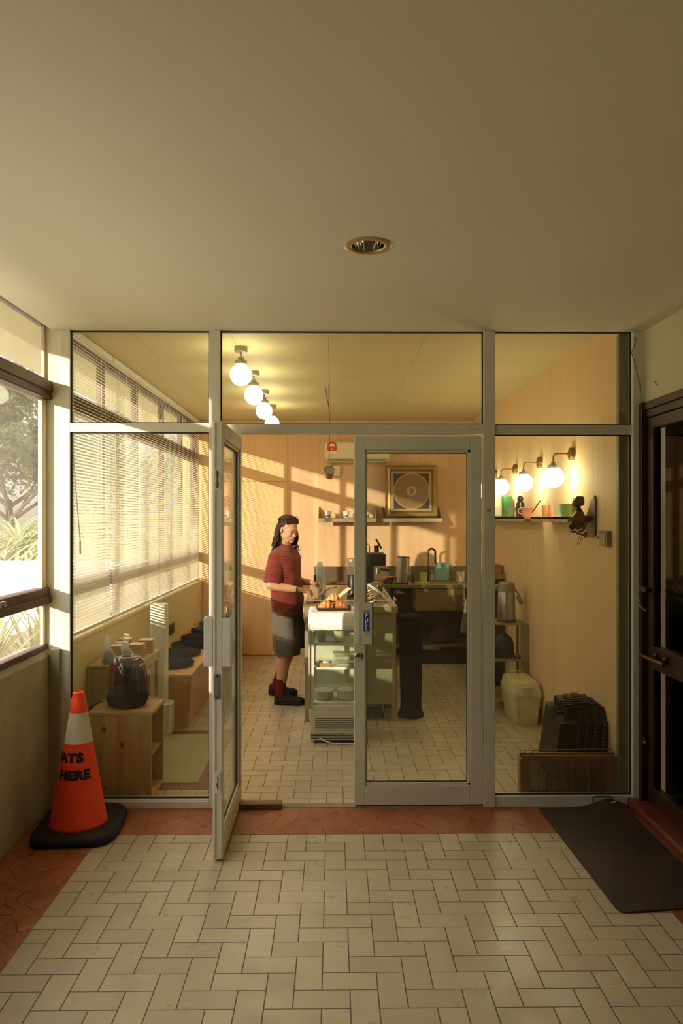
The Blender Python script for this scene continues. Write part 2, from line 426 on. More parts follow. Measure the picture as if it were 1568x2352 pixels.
# back wall with ply panels and joints
struct('wall_back', MB().box(-1.9, 1.9, YB, YB+.12, 0, CEIL_IN), M['wall_in'], 'peach-painted back wall of the shop', 'wall')
pn = MB().box(-1.60, -.568, YB-.012, YB, .01, 2.135).box(-1.60, -.568, YB-.012, YB, 2.141, CEIL_IN-.01)
struct('wall_back.001', pn, ply_wall('pale_ply', '#e6c08c'), 'pale wooden panels on the left of the back wall', 'wall panel')
struct('wall_right', MB().box(XR, 1.9, 4.40, 9.2, 0, CEIL_IN), M['wall_side'], 'yellow side wall of the shop under the globe lamps', 'wall')
struct('trim_7', MB().box(1.700, 1.76, 4.365, 4.40, 0, CEIL), pbr('olive_reveal', '#857c58', .6), 'olive strip beside the right pane', 'trim')
# right corridor wall (over and behind the brown door), dark room behind the door
struct('wall_right.001', MB().box(1.82, 1.95, 2.6, 4.30, 2.36, CEIL+.05).box(1.82, 1.95, -3.0, 2.6, 0, CEIL+.05), M['cream_wall'], 'cream wall above the brown door', 'wall')
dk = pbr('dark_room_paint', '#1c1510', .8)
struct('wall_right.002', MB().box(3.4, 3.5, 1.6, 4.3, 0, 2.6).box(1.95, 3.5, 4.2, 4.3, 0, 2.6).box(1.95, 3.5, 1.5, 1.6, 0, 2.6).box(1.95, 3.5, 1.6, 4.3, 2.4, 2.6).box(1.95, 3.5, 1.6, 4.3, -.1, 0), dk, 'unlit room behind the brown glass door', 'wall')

# shopfront partition: posts, rails and glass
pw = thing('window_1', 'grey aluminium shopfront partition with large clear panes', 'partition', (0, 4.33, 0), kind='structure')
MB().box(-1.59, -1.532, YF0, YF1, 0, CEIL).build('post', M['alu'], pw, bevel=.003)
mul = MB().box(-.722, -.658, YF0-.012, YF1, 0, CEIL).build('post', M['alu'], pw, bevel=.003)
MB().box(.880, .945, YF0-.012, YF1, 0, CEIL).build('post', M['alu'], pw, bevel=.003)
MB().box(1.752, 1.822, YF0-.02, YF1, 0, CEIL).build('post', M['alu'], pw, bevel=.003)
MB().box(-1.532, -.722, YF0, YF1, 2.192, 2.245).build('rail', M['alu'], pw, bevel=.003)
MB().box(-.658, .880, YF0-.006, YF1, 2.183, 2.238).build('rail', M['alu'], pw, bevel=.003)
MB().box(.945, 1.752, YF0, YF1, 2.180, 2.236).build('rail', M['alu'], pw, bevel=.003)
MB().box(-1.532, -.722, YF0, YF1, .0, .05).box(-1.532, -.722, YF0-.012, YF0, .0, .042).build('sill', M['alu'], pw, bevel=.003)
MB().box(.945, 1.752, YF0-.004, YF1, .0, .062).build('sill', M['alu'], pw, bevel=.003)
panes = [(-1.532, -.722, .05, 2.192), (-1.532, -.722, 2.245, CEIL), (-.658, .880, 2.238, CEIL), (.945, 1.752, .062, 2.18), (.945, 1.752, 2.236, CEIL)]
for x0, x1, z0, z1 in panes:
    MB().box(x0, x1, 4.333, 4.339, z0, z1).build('pane', M['glass_front'], pw)
    g = MB(); t = .006
    g.box(x0, x1, 4.315, 4.333, z0, z0+t).box(x0, x1, 4.315, 4.333, z1-t, z1).box(x0, x0+t, 4.315, 4.333, z0, z1).box(x1-t, x1, 4.315, 4.333, z0, z1)
    g.build('gasket', M['alu_dk'], pw)
MB().cyl((.905, YF0-.0125, 1.735), .011, .003, 20, Euler((PI/2, 0, 0)).to_matrix()).build('sticker', pbr('lime_sticker', '#9cb23a', .5), pw)['label'] = 'small round lime green sticker'

# ---- door leaves
def door_leaf(root, x0, x1, y0, y1, z0, z1, stile, top, bot, tb=True):
    """x is the width axis, y the thickness; returns nothing"""
    ym = (y0+y1)/2
    MB().box(x0, x0+stile, y0, y1, z0, z1).build('stile', M['alu'], root, bevel=.004)
    MB().box(x1-stile, x1, y0, y1, z0, z1).build('stile', M['alu'], root, bevel=.004)
    MB().box(x0+stile, x1-stile, y0, y1, z1-top, z1).build('top_rail', M['alu'], root, bevel=.003)
    MB().box(x0+stile, x1-stile, y0, y1, z0, z0+bot).build('bottom_rail', M['alu'], root, bevel=.003)
    a0, a1, b0, b1 = x0+stile, x1-stile, z0+bot, z1-top
    for yy in (y0+.008, y1-.02):
        g = MB(); t = .016
        g.box(a0, a1, yy, yy+.012, b0, b0+t).box(a0, a1, yy, yy+.012, b1-t, b1).box(a0, a0+t*.5, yy, yy+.012, b0, b1).box(a1-t, a1, yy, yy+.012, b0, b1)
        g.build('glazing_bead', M['alu'], root, bevel=.002)
    g = MB(); t = .005; a0 += .008; a1 -= .016; b0 += .016; b1 -= .016
    g.box(a0, a1, ym-.006, ym+.006, b0, b0+t).box(a0, a1, ym-.006, ym+.006, b1-t, b1).box(a0, a0+t, ym-.006, ym+.006, b0, b1).box(a1-t, a1, ym-.006, ym+.006, b0, b1)
    g.build('gasket', M['alu_dk'], root)
    MB().box(a0, a1, ym-.003, ym+.003, b0, b1).build('pane', M['glass_front'], root)
d2 = thing('door_2', 'closed grey aluminium glass door with the blue PULL sign', 'door', (.5, 4.33, 0), kind='structure')
door_leaf(d2, .122, .868, 4.298, 4.345, .012, 2.168, .064, .078, .112)
# handle with printed plate on the closed door
h = MB().box(.150, .232, 4.258, 4.266, .960, 1.198).box(.150, .160, 4.266, 4.298, .960, 1.198).box(.224, .232, 4.258, 4.296, .960, 1.198).box(.128, .152, 4.290, 4.299, .965, 1.195)
for k in range(4): h.box(.150+k*.0035, .1515+k*.0035, 4.2565, 4.259, .962, 1.196)
hd = h.build('handle', M['alu'], d2, bevel=.0015)
MB().box(.173, .210, 4.2555, 4.2579, 1.003, 1.167).build('sign_plate', pbr('sign_white', '#d9d3bd', .4), hd, bevel=.001)
MB().box(.175, .208, 4.2545, 4.2558, 1.036, 1.140).build('sign_plate', pbr('sign_blue', '#1d3a86', .35), hd)['label'] = 'blue field of the PULL sign'
def front_text(txt, size, x, y, z, mat, parent, off=0.0, sx=1.0, name='lettering'):
    t = text_mb(txt, size, off); R = Euler((PI/2, 0, 0)).to_matrix().to_4x4()
    t.xf(Matrix.Translation((x, y, z)) @ R @ Matrix.Diagonal((sx, 1, 1, 1)))
    return t.build(name, mat, parent)
wl = pbr('letter_white', '#f0ecdc', .4); bl = pbr('letter_black', '#26241f', .5)
for k, ch in enumerate('PULL'): front_text(ch, .030, .1915, 4.2538, 1.1165-k*.0252, wl, hd, .0012)
front_text('TARIK', .016, .1915, 4.2548, 1.146, bl, hd, .0002, .8)
front_text('拉', .020, .1915, 4.2548, 1.012, pbr('letter_red', '#8e5a4a', .5), hd, .0)
lk = MB().lathe([(.024, 0), (.024, .006), (.019, .010), (.010, .0105), (.010, .013), (0.001, .013)], (.148, 4.298, .885), 24, Euler((PI/2, 0, 0)).to_matrix())
lko = lk.build('lock', M['chrome'], d2, smooth=True)
MB().box(.1455, .1505, 4.2835, 4.2856, .872, .886).build('keyhole', M['black'], lko)

d1 = thing('door_1', 'open grey aluminium glass door swung out towards the viewer', 'door', (-.568, 4.33, 0), kind='structure')
# leaf built along Y directly: swap axes through a rotated leaf
leaf_root_children_before = set(bpy.data.objects)
door_leaf(d1, 0, .76, -.024, .024, .012, 2.168, .064, .078, .112)
for o in set(bpy.data.objects)-leaf_root_children_before:
    # leaf coordinates (u along width, v thickness) -> world: u runs towards the camera, v to the right
    off = d1.location
    for vtx in o.data.vertices:
        u = vtx.co.x+off.x; v = vtx.co.y+off.y; z = vtx.co.z+off.z
        vtx.co = Vector((v*1.0, 0.05-u, z))
    bmq = bmesh.new(); bmq.from_mesh(o.data); bmesh.ops.recalc_face_normals(bmq, faces=bmq.faces); bmq.to_mesh(o.data); bmq.free()
XD = -.568; YN = 4.38-.76     # near edge of the open leaf
ed = MB().box(XD-.010, XD-.007, YN-.0012, YN+.001, .02, 2.16).build('weather_strip', M['alu_dk'], d1)
MB().box(XD-.016, XD+.012, YN-.002, YN, 1.83, 1.93).build('lock_case', M['alu'], d1, bevel=.001)
ho = MB()
ho.ell((XD-.002, YN-.001, 1.905), (.009, .004, .020)).ell((XD-.002, YN-.001, 1.855), (.009, .004, .020)).box(XD-.005, XD+.002, YN-.004, YN, 1.86, 1.90)
ho.build('latch_hole', pbr('rusty_brown', '#7a4a26', .6), d1, smooth=True)['label'] = 'rusty open latch cut-out in the door edge'
fp = MB().box(XD-.016, XD+.014, YN-.003, YN, .80, .925).build('face_plate', M['steel_dull'], d1, bevel=.001)
MB().box(XD-.009, XD+.007, YN-.0045, YN-.0025, .825, .90).build('bolt_slot', pbr('slot_dark', '#7d7a68', .5), fp)
for zz in (.81, .915): MB().cyl((XD-.001, YN-.0025, zz), .005, .003, 12, Euler((PI/2, 0, 0)).to_matrix()).build('screw', M['chrome'], fp)
MB().box(XD-.014, XD+.016, YN-.003, YN, .335, .445).build('face_plate', M['alu'], d1, bevel=.001)
MB().tube([(XD, YN-.004, .42), (XD+.003, YN-.005, .40), (XD-.003, YN-.005, .38), (XD+.003, YN-.005, .36)], .002, 6).build('flush_bolt', M['black'], d1)
hl = MB().box(XD-.068, XD-.060, YN+.0, YN+.082, .96, 1.20).box(XD-.060, XD-.024, YN+.0, YN+.008, .96, 1.20).box(XD-.068, XD-.024, YN+.074, YN+.082, .96, 1.20)
hl.build('handle', M['white'], d1, bevel=.002)
hl = MB().box(XD+.056, XD+.064, YN+.0, YN+.082, .96, 1.20).box(XD+.024, XD+.060, YN+.0, YN+.008, .96, 1.20).box(XD+.024, XD+.064, YN+.074, YN+.082, .96, 1.20)
hl.build('handle', M['white'], d1, bevel=.002)
# threshold plank
wp_ = thing('threshold_plank', 'short worn wooden plank on the threshold beside the open door', 'plank', (-.43, 4.31, 0))
MB().rbox(-.60, -.300, 4.262, 4.33, .002, .034, .006).build('board', wood('worn_wood', '#8a6a3c', '#3f2d1a', 'x', 2.5), wp_)
# cement strip under the doors
struct('trim_8', MB().box(-.657, .880, 4.29, 4.355, -.001, .004), plaster('scuffed_cement', '#8e8466', .8, 6, '#4a4232', .5, .6), 'scuffed cement strip under the doors', 'threshold')

# ---- windows of the left side
def side_window(name, label, y0, y1, xg, mulls, mat, gl, zt=2.86, inner=False):
    r = thing(name, label, 'window', (xg, (y0+y1)/2, 0), kind='structure')
    MB().box(xg-.045, xg+.045, y0, y1, 2.38, 2.49).box(xg+.045, xg+.055, y0, y1, 2.425, 2.475).box(xg+.045, xg+.052, y0, y1, 2.385, 2.40).build('top_rail', mat, r, bevel=.004)
    lr = MB().box(xg-.045, xg+.035, y0, y1, 1.19, 1.285).box(xg+.035, xg+.045, y0, y1, 1.195, 1.235).build('lower_rail', mat, r, bevel=.004)
    MB().box(xg-.03, xg+.02, y0, y1, .925, .955).build('bottom_rail', mat, r, bevel=.003)
    MB().box(xg-.03, xg+.03, y0, y1, zt-.05, zt).build('head_rail', mat, r, bevel=.003)
    for yy in mulls: MB().box(xg-.03, xg+.02, yy-.028, yy+.028, .93, zt).build('mullion', mat, r, bevel=.003)
    for z0, z1 in ((.955, 1.19), (1.285, 2.38), (2.49, zt-.05)):
        MB().box(xg-.003, xg+.003, y0, y1, z0, z1).build('pane', gl, r)
    return r, lr
w2, lr2 = side_window('window_2', 'corridor window on the left with weathered brown rails and a view of trees', 1.4, 4.32, -1.69, [1.44, 2.80], M['brown_rust'], M['glass_dirty'])
for k in (0, 1): MB().box(-1.652, -1.632, 3.62+k*.05, 3.645+k*.05, 1.245, 1.275).build('catch', M['steel_dull'], lr2, bevel=.002)
MB().box(-1.70, -1.675, 4.255, 4.318, 1.285, 2.38).build('sash_stile', pbr('pale_sash', '#d9c8ac', .5), w2, bevel=.003)
MB().box(-1.70, -1.68, 4.285, 4.318, .955, 1.19).box(-1.70, -1.68, 4.295, 4.318, 2.49, 2.81).build('sash_stile', pbr('pale_sash', '#d9c8ac', .5), w2, bevel=.003)
w3, _ = side_window('window_3', 'long row of shop windows behind the venetian blinds', 4.44, YB, -1.72, [4.52, 5.48, 6.40, 7.38, 8.30, 9.03], M['brown_rust'], M['glass_dirty'])

# ---- brown glass door in the right wall
d3 = thing('door_3', 'dark brown framed glass door in the right wall', 'door', (1.84, 3.6, 0), kind='structure')
ba = M['brown_alu']
MB().box(1.785, 1.90, 4.245, 4.285, .05, 2.36).build('jamb', ba, d3, bevel=.004)
MB().box(1.80, 1.90, 2.62, 4.285, 2.315, 2.36).box(1.81, 1.90, 2.62, 4.25, 2.27, 2.315).build('header', ba, d3, bevel=.004)
MB().box(1.80, 1.90, 2.6, 2.68, .05, 2.36).build('jamb', ba, d3, bevel=.004)
MB().box(1.815, 1.862, 4.16, 4.225, .055, 2.265).build('stile', ba, d3, bevel=.003)
MB().box(1.815, 1.862, 2.70, 2.76, .055, 2.265).build('stile', ba, d3, bevel=.003)
MB().box(1.815, 1.862, 2.76, 4.16, 2.20, 2.265).build('top_rail', ba, d3, bevel=.003)
MB().box(1.815, 1.862, 2.76, 4.16, .055, .155).build('bottom_rail', ba, d3, bevel=.003)
MB().box(1.808, 1.862, 2.76, 4.16, .835, .965).build('lock_rail', ba, d3, bevel=.003)
for z0, z1 in ((.155, .835), (.965, 2.20)): MB().box(1.836, 1.842, 2.76, 4.16, z0, z1).build('pane', glass('dark_door_glass', (.40, .35, .28), .4), d3)
hb = MB().tube([(1.765, 4.22, .905), (1.765, 3.93, .905)], [.010, .013], 10, roundcap=True)
for yy in (4.08, 3.96): hb.tube([(1.768, yy, .905), (1.81, yy, .905)], .007, 8).ell((1.795, yy, .925), .013)
hb.build('handle', pbr('bronze', '#6d5638', .35, .8), d3, smooth=True)
MB().box(1.775, 1.815, 4.17, 4.26, 1.265, 1.295).build('bolt', M['brown_alu'], d3, bevel=.003)
MB().ell((1.79, 4.21, .40), (.012, .02, .014)).ell((1.79, 4.22, .42), (.006, .006, .012)).build('hinge', M['brown_rust'], d3, smooth=True)
# chain hanging from the bolt
cp = [(1.775, 4.262-.002*k, 1.255-.013*k) if k < 6 else (1.775+.006*(k-6), 4.25-.008*(k-6), 1.18-.006*(k-6)) for k in range(11)]
chm = MB()
for k, p in enumerate(cp):
    q = Vector(p); R = Euler((0, 0, (k % 2)*PI/2)).to_matrix()
    chm.tube([q+R @ Vector((0, .0045*math.cos(a), .008*math.sin(a))) for a in [2*PI*t/10 for t in range(10)]], .0013, 5, closed=True)
tag(chm.build('door_chain', M['chrome'], smooth=True), 'short steel chain dangling from the bolt of the brown door', 'chain')
# thin cable down the corner
tag(MB().tube([(1.765, 4.275, 2.74), (1.755, 4.272, 2.70), (1.738, 4.27, 2.655), (1.76, 4.27, 2.58), (1.785, 4.27, 2.48), (1.792, 4.268, 2.40), (1.797, 4.27, 2.33)], .0022, 6).build('cable', pbr('thin_cable', '#4c4434', .6), smooth=True), 'thin loose cable running down the right-hand corner post', 'cable')
tag(MB().tube([(1.818, 4.12, 2.45), (1.806, 4.11, 2.455), (1.806, 4.10, 2.44), (1.812, 4.09, 2.43)], .002, 6).build('wall_hook', pbr('thin_cable', '#4c4434', .6), smooth=True), 'tiny bent hook on the cream wall above the brown door', 'hook')

# recessed downlight
dl = thing('downlight', 'round recessed chrome downlight in the corridor ceiling', 'downlight', (.14, 2.955, CEIL))
MB().lathe([(.066, .004), (.066, -.004), (.075, -.006), (.096, -.003), (.099, .0)], (.14, 2.955, CEIL), 48, cap0=False, cap1=False).build('trim_ring', pbr('beige_ring', '#b39a6c', .35, .3), dl, smooth='all')
MB().lathe([(.066, -.003), (.067, .0), (.0665, .03), (.060, .06), (.045, .085), (.03, .092), (.001, .093)], (.14, 2.955, CEIL), 48, cap0=False).build('reflector', pbr('polished_reflector', '#d2cdc2', .04, 1, .02), dl, smooth='all')
MB().ell((.14, 2.955, CEIL+.06), (.028, .028, .03)).build('bulb', pbr('bulb_glass', '#cfc8b4', .15), dl, smooth=True)
# ================================================================ blinds along the shop windows
M['slat'] = None
def slat_mat():
    m = bpy.data.materials.new('blind_slat'); m.use_nodes = True; nt = m.node_tree; nt.nodes.clear()
    o = nt.nodes.new('ShaderNodeOutputMaterial'); d = nt.nodes.new('ShaderNodeBsdfDiffuse'); t = nt.nodes.new('ShaderNodeBsdfTranslucent'); g = nt.nodes.new('ShaderNodeBsdfGlossy')
    d.inputs[0].default_value = lin('#f2ece0'); t.inputs[0].default_value = lin('#faf2e2'); g.inputs[0].default_value = (.8, .8, .8, 1); g.inputs['Roughness'].default_value = .35
    a = nt.nodes.new('ShaderNodeMixShader'); a.inputs[0].default_value = .5; nt.links.new(d.outputs[0], a.inputs[1]); nt.links.new(t.outputs[0], a.inputs[2])
    b = nt.nodes.new('ShaderNodeMixShader'); b.inputs[0].default_value = .06; nt.links.new(a.outputs[0], b.inputs[1]); nt.links.new(g.outputs[0], b.inputs[2])
    nt.links.new(b.outputs[0], o.inputs[0]); return m
M['slat'] = slat_mat()
blind_spans = [(4.45, 5.46, 'nearest the shopfront, with the long tilt wand'), (5.48, 6.98, 'second from the shopfront'), (7.00, 9.03, 'farthest, reaching the back corner')]
XBL = -1.648; PITCH = .0215; WID = .025; TILT = math.radians(-38)
for y0, y1, wh in blind_spans:
    b = thing('venetian_blind', 'cream venetian blind '+wh, 'blind', (XBL, (y0+y1)/2, .96), group='venetian blinds over the shop windows')
    MB().box(XBL-.018, XBL+.02, y0, y1, 2.845, 2.885).build('head_rail', M['white'], b, bevel=.002)
    MB().box(XBL-.012, XBL+.012, y0, y1, .945, .962).build('bottom_rail', M['white'], b, bevel=.003)
    s = MB(); n = int((2.835-.975)/PITCH)
    c, sn = math.cos(TILT), math.sin(TILT)
    for k in range(n+1):
        z = .978+k*PITCH; jit = random.uniform(-.03, .03); c, sn = math.cos(TILT+jit), math.sin(TILT+jit)
        prof = [(-WID/2, 0), (-WID/6, .0022), (WID/6, .0022), (WID/2, 0)]
        pts = [(XBL+u*c-v*sn, z+u*sn+v*c) for u, v in prof]     # inner edge tips down
        s.add([(p[0], yy, p[1]) for yy in (y0, y1) for p in pts], [(0, 1, 5, 4), (1, 2, 6, 5), (2, 3, 7, 6)])
    s.build('slats', M['slat'], b, smooth='all')
    nl = 2 if y1-y0 < 1.2 else 3
    for q in range(nl):
        yy = y0+.16+(y1-y0-.32)*q/(nl-1)
        MB().tube([(XBL+.0135, yy, .95), (XBL+.0135, yy, 2.86)], .0011, 5).tube([(XBL-.0135, yy, .95), (XBL-.0135, yy, 2.86)], .0011, 5).build('ladder_cord', M['white'], b)
    if y0 < 4.6:
        MB().tube([(XBL+.03, 4.56, 2.83), (XBL+.034, 4.58, 2.1), (XBL+.038, 4.70, 1.545)], .0035, 6).tube([(XBL+.038, 4.70, 1.545), (XBL+.038, 4.702, 1.46)], .0065, 6).build('tilt_wand', pbr('grey_wand', '#a09a86', .4), b, smooth=True)
    else:
        MB().tube([(XBL+.03, y0+.3, 2.83), (XBL+.032, y0+.3, 1.62)], .0016, 5).tube([(XBL+.032, y0+.3, 1.62), (XBL+.032, y0+.3, 1.54)], .006, 6).build('pull_cord', M['white'], b, smooth=True)

# ================================================================ lamps
def globe_lamp_ceiling(x, y, lab):
    r = thing('globe_lamp', lab, 'lamp', (x, y, CEIL_IN), group='opal globes under the ceiling')
    o = (x, y, CEIL_IN)
    MB().lathe([(.046, 0), (.046, -.034), (.042, -.038), (.001, -.038)], o, 28).build('base', M['steel_dull'], r, smooth=True)
    MB().lathe([(.006, -.036), (.006, -.085)], o, 12).build('stem', M['steel_dull'], r, smooth=True)
    MB().lathe([(.012, -.070), (.020, -.074), (.022, -.090), (.038, -.094), (.042, -.098), (.042, -.122), (.034, -.126)], o, 28).build('holder', M['steel_dull'], r, smooth=True)
    MB().ell((x, y, CEIL_IN-.195), .076, 32, 20).build('shade', M['globe'], r, smooth='all')
    return r
g0 = globe_lamp_ceiling(-.648, 5.17, 'lit ceiling globe, nearest and largest of the row of four')
for y, lab in ((6.03, 'lit ceiling globe, second from the glass'), (6.92, 'lit ceiling globe, third from the glass'), (7.82, 'lit ceiling globe, farthest and mostly behind the rail')):
    dup(g0, (-.650, y, CEIL_IN), lab)
def wall_globe(y, lab):
    r = thing('wall_lamp', lab, 'lamp', (XR, y, 2.15), group='opal globes on bent arms along the side wall')
    Rx = Euler((0, -PI/2, 0)).to_matrix(); o = (XR, y, 2.15)
    MB().lathe([(.046, 0), (.046, .026), (.043, .030), (.001, .030)], o, 28, Rx).build('base', pbr('brown_steel', '#8a7050', .35, .8, .1), r, smooth=True)
    MB().tube([(XR-.02, y, 2.15), (XR-.115, y, 2.15)]+arc((XR-.118, y, 2.122), .028, PI/2, PI, 6)+[(XR-.146, y, 2.07)], .006, 10).build('arm', pbr('brown_steel', '#8a7050', .35, .8, .1), r, smooth=True)
    c = (XR-.146, y, 2.15)
    MB().lathe([(.010, -.060), (.016, -.062), (.018, -.078), (.036, -.080), (.040, -.084), (.040, -.102), (.034, -.106)], c, 28).build('holder', M['steel_dull'], r, smooth=True)
    MB().ell((XR-.146, y, 1.982), .076, 32, 20).build('shade', M['globe'], r, smooth='all')
    return r
w0 = wall_globe(5.25, 'lit wall globe nearest the shopfront, right of the others')
for y, lab in ((6.07, 'lit wall globe second from the shopfront'), (6.89, 'lit wall globe third from the shopfront, over the green box'), (7.75, 'wall globe farthest from the shopfront, largely hidden by the door post')):
    dup(w0, (XR, y, 2.15), lab)

# ================================================================ left side: cube, dome speaker, shelf unit, column, bench
pine = wood('pine', '#cda770', '#a98350', 'z', 1.0, True)
cube = thing('display_cube', 'pine plywood cube with open side, behind the left pane by the cone', 'cube shelf', (-1.28, 4.58, 0))
MB().box(-1.47, -1.088, 4.415, 4.437, .0, .505).build('side_panel', pine, cube, bevel=.002)
for kx, kz, ka, kb in ((-1.372, .425, .016, .020), (-1.262, .33, .011, .024), (-1.178, .455, .005, .006)):
    MB().lathe([(1, 0), (.6, .0008), (.001, .001)], (0, 0, 0), 20).xf(Matrix.Translation((kx, 4.4152, kz)) @ Matrix.Rotation(PI/2, 4, 'X') @ Matrix.Diagonal((ka, kb, 1, 1))).build('wood_knot', pbr('pine_knot', '#7a4a28', .6, 0, .3, 60), cube, smooth=True)
MB().box(-1.47, -1.088, 4.718, 4.74, .0, .505).build('side_panel', pine, cube, bevel=.002)
MB().box(-1.47, -1.085, 4.412, 4.743, .505, .528).build('top_panel', wood('pine_top', '#c9a468', '#a9854e', 'x', 1.0), cube, bevel=.002)
MB().box(-1.47, -1.088, 4.437, 4.718, .0, .022).build('bottom_panel', pine, cube, bevel=.001)
MB().box(-1.47, -1.45, 4.437, 4.718, .022, .505).build('back_panel', pine, cube)
MB().box(-1.45, -1.10, 4.44, 4.715, .25, .262).build('inner_shelf', pine, cube)
sp = thing('dome_speaker', 'smoked glass dome speaker with black lower half on the pine cube', 'speaker', (-1.275, 4.575, .528))
def dprof(f): return f
MB().lathe([(.085, .001), (.112, .012), (.124, .04), (.125, .09), (.121, .13), (.10, .142), (.05, .147), (.001, .148)], (-1.275, 4.575, .528), 40).build('base', pbr('speaker_cloth', '#060504', .9, 0, .3, 60, .4, 300, spec=.1), sp, smooth=True)
MB().lathe([(.030, .125), (.024, .16), (.022, .20), (.028, .255), (.045, .285)], (-1.275, 4.575, .528), 24).build('cone', pbr('smoky_inner', '#2a1710', .3, .2), sp, smooth=True)
MB().lathe([(.126, .09), (.1255, .13), (.122, .19), (.114, .245), (.096, .285), (.072, .303), (.046, .308), (.034, .303), (.030, .29)], (-1.275, 4.575, .528), 44, cap0=False, cap1=False).build('dome', glass('smoked_glass', (.34, .22, .16), 1.3), sp, smooth='all')
MB().tube([(-1.39, 4.60, .55), (-1.42, 4.62, .548), (-1.47, 4.60, .535), (-1.50, 4.585, .525), (-1.52, 4.58, .42), (-1.52, 4.58, .2), (-1.53, 4.60, .01)], .004, 6).build('cord', M['black'], sp, smooth=True)
# display shelf unit
fr = pbr('cream_metal', '#b9ae8a', .45, .1)
su = thing('shelf_unit', 'cream framed shelf unit against the low wall holding bags and kraft boxes', 'shelf', (-1.45, 5.15, 0))
for x, y in ((-1.60, 4.86), (-1.305, 4.86), (-1.60, 5.44), (-1.305, 5.44)):
    MB().box(x-.008, x+.018, y-.015, y+.015, 0, .705).build('leg', fr, su, bevel=.002)
MB().box(-1.612, -1.285, 4.84, 5.46, .705, .72).build('top', pbr('tan_board', '#bca674', .5), su, bevel=.003)
MB().box(-1.612, -1.285, 4.84, 5.46, .36, .375).build('shelf_board', pbr('tan_board', '#bca674', .5), su, bevel=.003)
MB().box(-1.305, -1.287, 4.86, 5.45, .655, .705).build('side_rail', fr, su, bevel=.002)
MB().box(-1.585, -1.315, 4.852, 4.862, .375, .70).build('front_panel', pbr('pale_panel', '#b5ab88', .35), su)
kraft = pbr('kraft_card', '#b58a58', .7, 0, .06, 5)
kw = pbr('kraft_flap', '#dcc7a0', .7)
def kbox(x, y, s, h, rz, lab):
    r = thing('kraft_box', lab, 'box', (x, y, .72), group='kraft boxes on the shelf unit'); r.rotation_euler.z = rz
    MB().box(-s/2, s/2, -s/2, s/2, 0, h).build('body', kraft, r, bevel=.001, world=False)
    MB().box(-s/2-.0008, s/2+.0008, -s/2-.0008, s/2+.0008, h-.0005, h+.002).box(s/2, s/2+.0015, -.006, .03, h-.035, h).build('lid', kw, r, world=False)
kbox(-1.478, 5.06, .082, .10, .05, 'kraft box nearest the low wall, behind the left bag')
kbox(-1.365, 5.14, .094, .095, -.03, 'kraft box at the right front edge of the shelf unit')
kbox(-1.345, 5.32, .090, .095, .04, 'kraft box behind the right front one, next to the white column')
kbox(-1.49, 5.20, .080, .095, -.05, 'kraft box in the middle of the left row')
kbox(-1.50, 5.34, .082, .098, .03, 'rearmost kraft box of the left row')
bagm = glass('frosted_bag', (.88, .88, .84), 1.0, .6, (.9, .9, .86))
def bag(x, y, h, lab):
    r = thing('tea_bag_pouch', lab, 'bag', (x, y, .72), group='clear bags on the shelf unit')
    rs = []
    for z, a, b_ in ((0, .042, .028), (.02, .046, .032), (.06, .040, .026), (.11, .027, .014), (.16, .020, .006), (h, .019, .003)):
        rs.append([(x+math.copysign(abs(math.cos(t))**.6, math.cos(t))*a-z*.06+.012*math.sin(z*40), y+math.copysign(abs(math.sin(t))**.6, math.sin(t))*b_, .72+z) for t in [2*PI*k/20 for k in range(20)]])
    MB().rings(rs, cap0=True, cap1=False).build('pouch', bagm, r, smooth=True)
    cr = MB()
    rs = []
    for z, a in ((.003, .036), (.02, .040), (.055, .030), (.085, .012), (.09, .002)):
        rs.append([(x+math.cos(t)*a*1.0-z*.06+.006*math.sin(3*t), y+math.sin(t)*a*.65, .72+z) for t in [2*PI*k/18 for k in range(18)]])
    cr.rings(rs).build('contents', pbr('dark_beans', '#3a2a1c', .6, 0, .5, 90, .8, 260), r, smooth=True)
bag(-1.487, 4.90, .195, 'clear peaked bag of dark beans, left of the two on the shelf unit')
bag(-1.375, 4.93, .198, 'clear peaked bag of dark beans, right of the two on the shelf unit')
# white column
wc = thing('white_column', 'slim white rounded column standing in front of the bench end', 'column', (-1.365, 5.80, 0))
MB().rbox(-1.428, -1.305, 5.74, 5.86, .22, 1.02, .022).build('shaft', M['white'], wc, smooth=True)
MB().rbox(-1.442, -1.262, 5.72, 5.88, 0, .245, .02).build('base', M['white'], wc, smooth=True)
# bench
bench = thing('bench', 'long pale plywood bench with a leaning front along the low wall', 'bench', (-1.38, 7.5, 0))
bw = wood('bench_ply', '#d2a76a', '#bb8c50', 'y', .6)
MB().box(XL+.004, -1.135, 5.90, 9.05, .415, .437).build('seat', bw, bench, bevel=.002)
MB().prism([(-1.165, 0.0), (-1.185, 0.0), (-1.16, .415), (-1.14, .415)], 5.93, 9.05, 'y').build('front_panel', wood('bench_front', '#cfa266', '#b98a52', 'y', .5), bench)
MB().prism([(XL+.004, 0), (-1.185, 0), (-1.16, .415), (XL+.004, .415)], 5.91, 5.93, 'y').build('end_panel', wood('bench_end', '#c79a60', '#ad8048', 'z', .6), bench)
navy = pbr('navy_cloth', '#141c2c', .95, 0, .25, 30, .3, 200, spec=.05)
cu = thing('seat_cushion', 'round navy cushion at the near end of the bench', 'cushion', (-1.375, 6.27, .437), group='round navy cushions on the bench')
MB().lathe([(.001, 0), (.165, .002), (.188, .014), (.192, .026), (.186, .038), (.15, .047), (.001, .050)], (-1.375, 6.27, .437), 36).build('pad', navy, cu, smooth='all')
MB().tube([(-1.375+.1895*math.cos(a), 6.27+.1915*math.sin(a), .463) for a in [2*PI*k/40 for k in range(40)]], .003, 5, closed=True).build('piping', navy, cu, smooth=True)
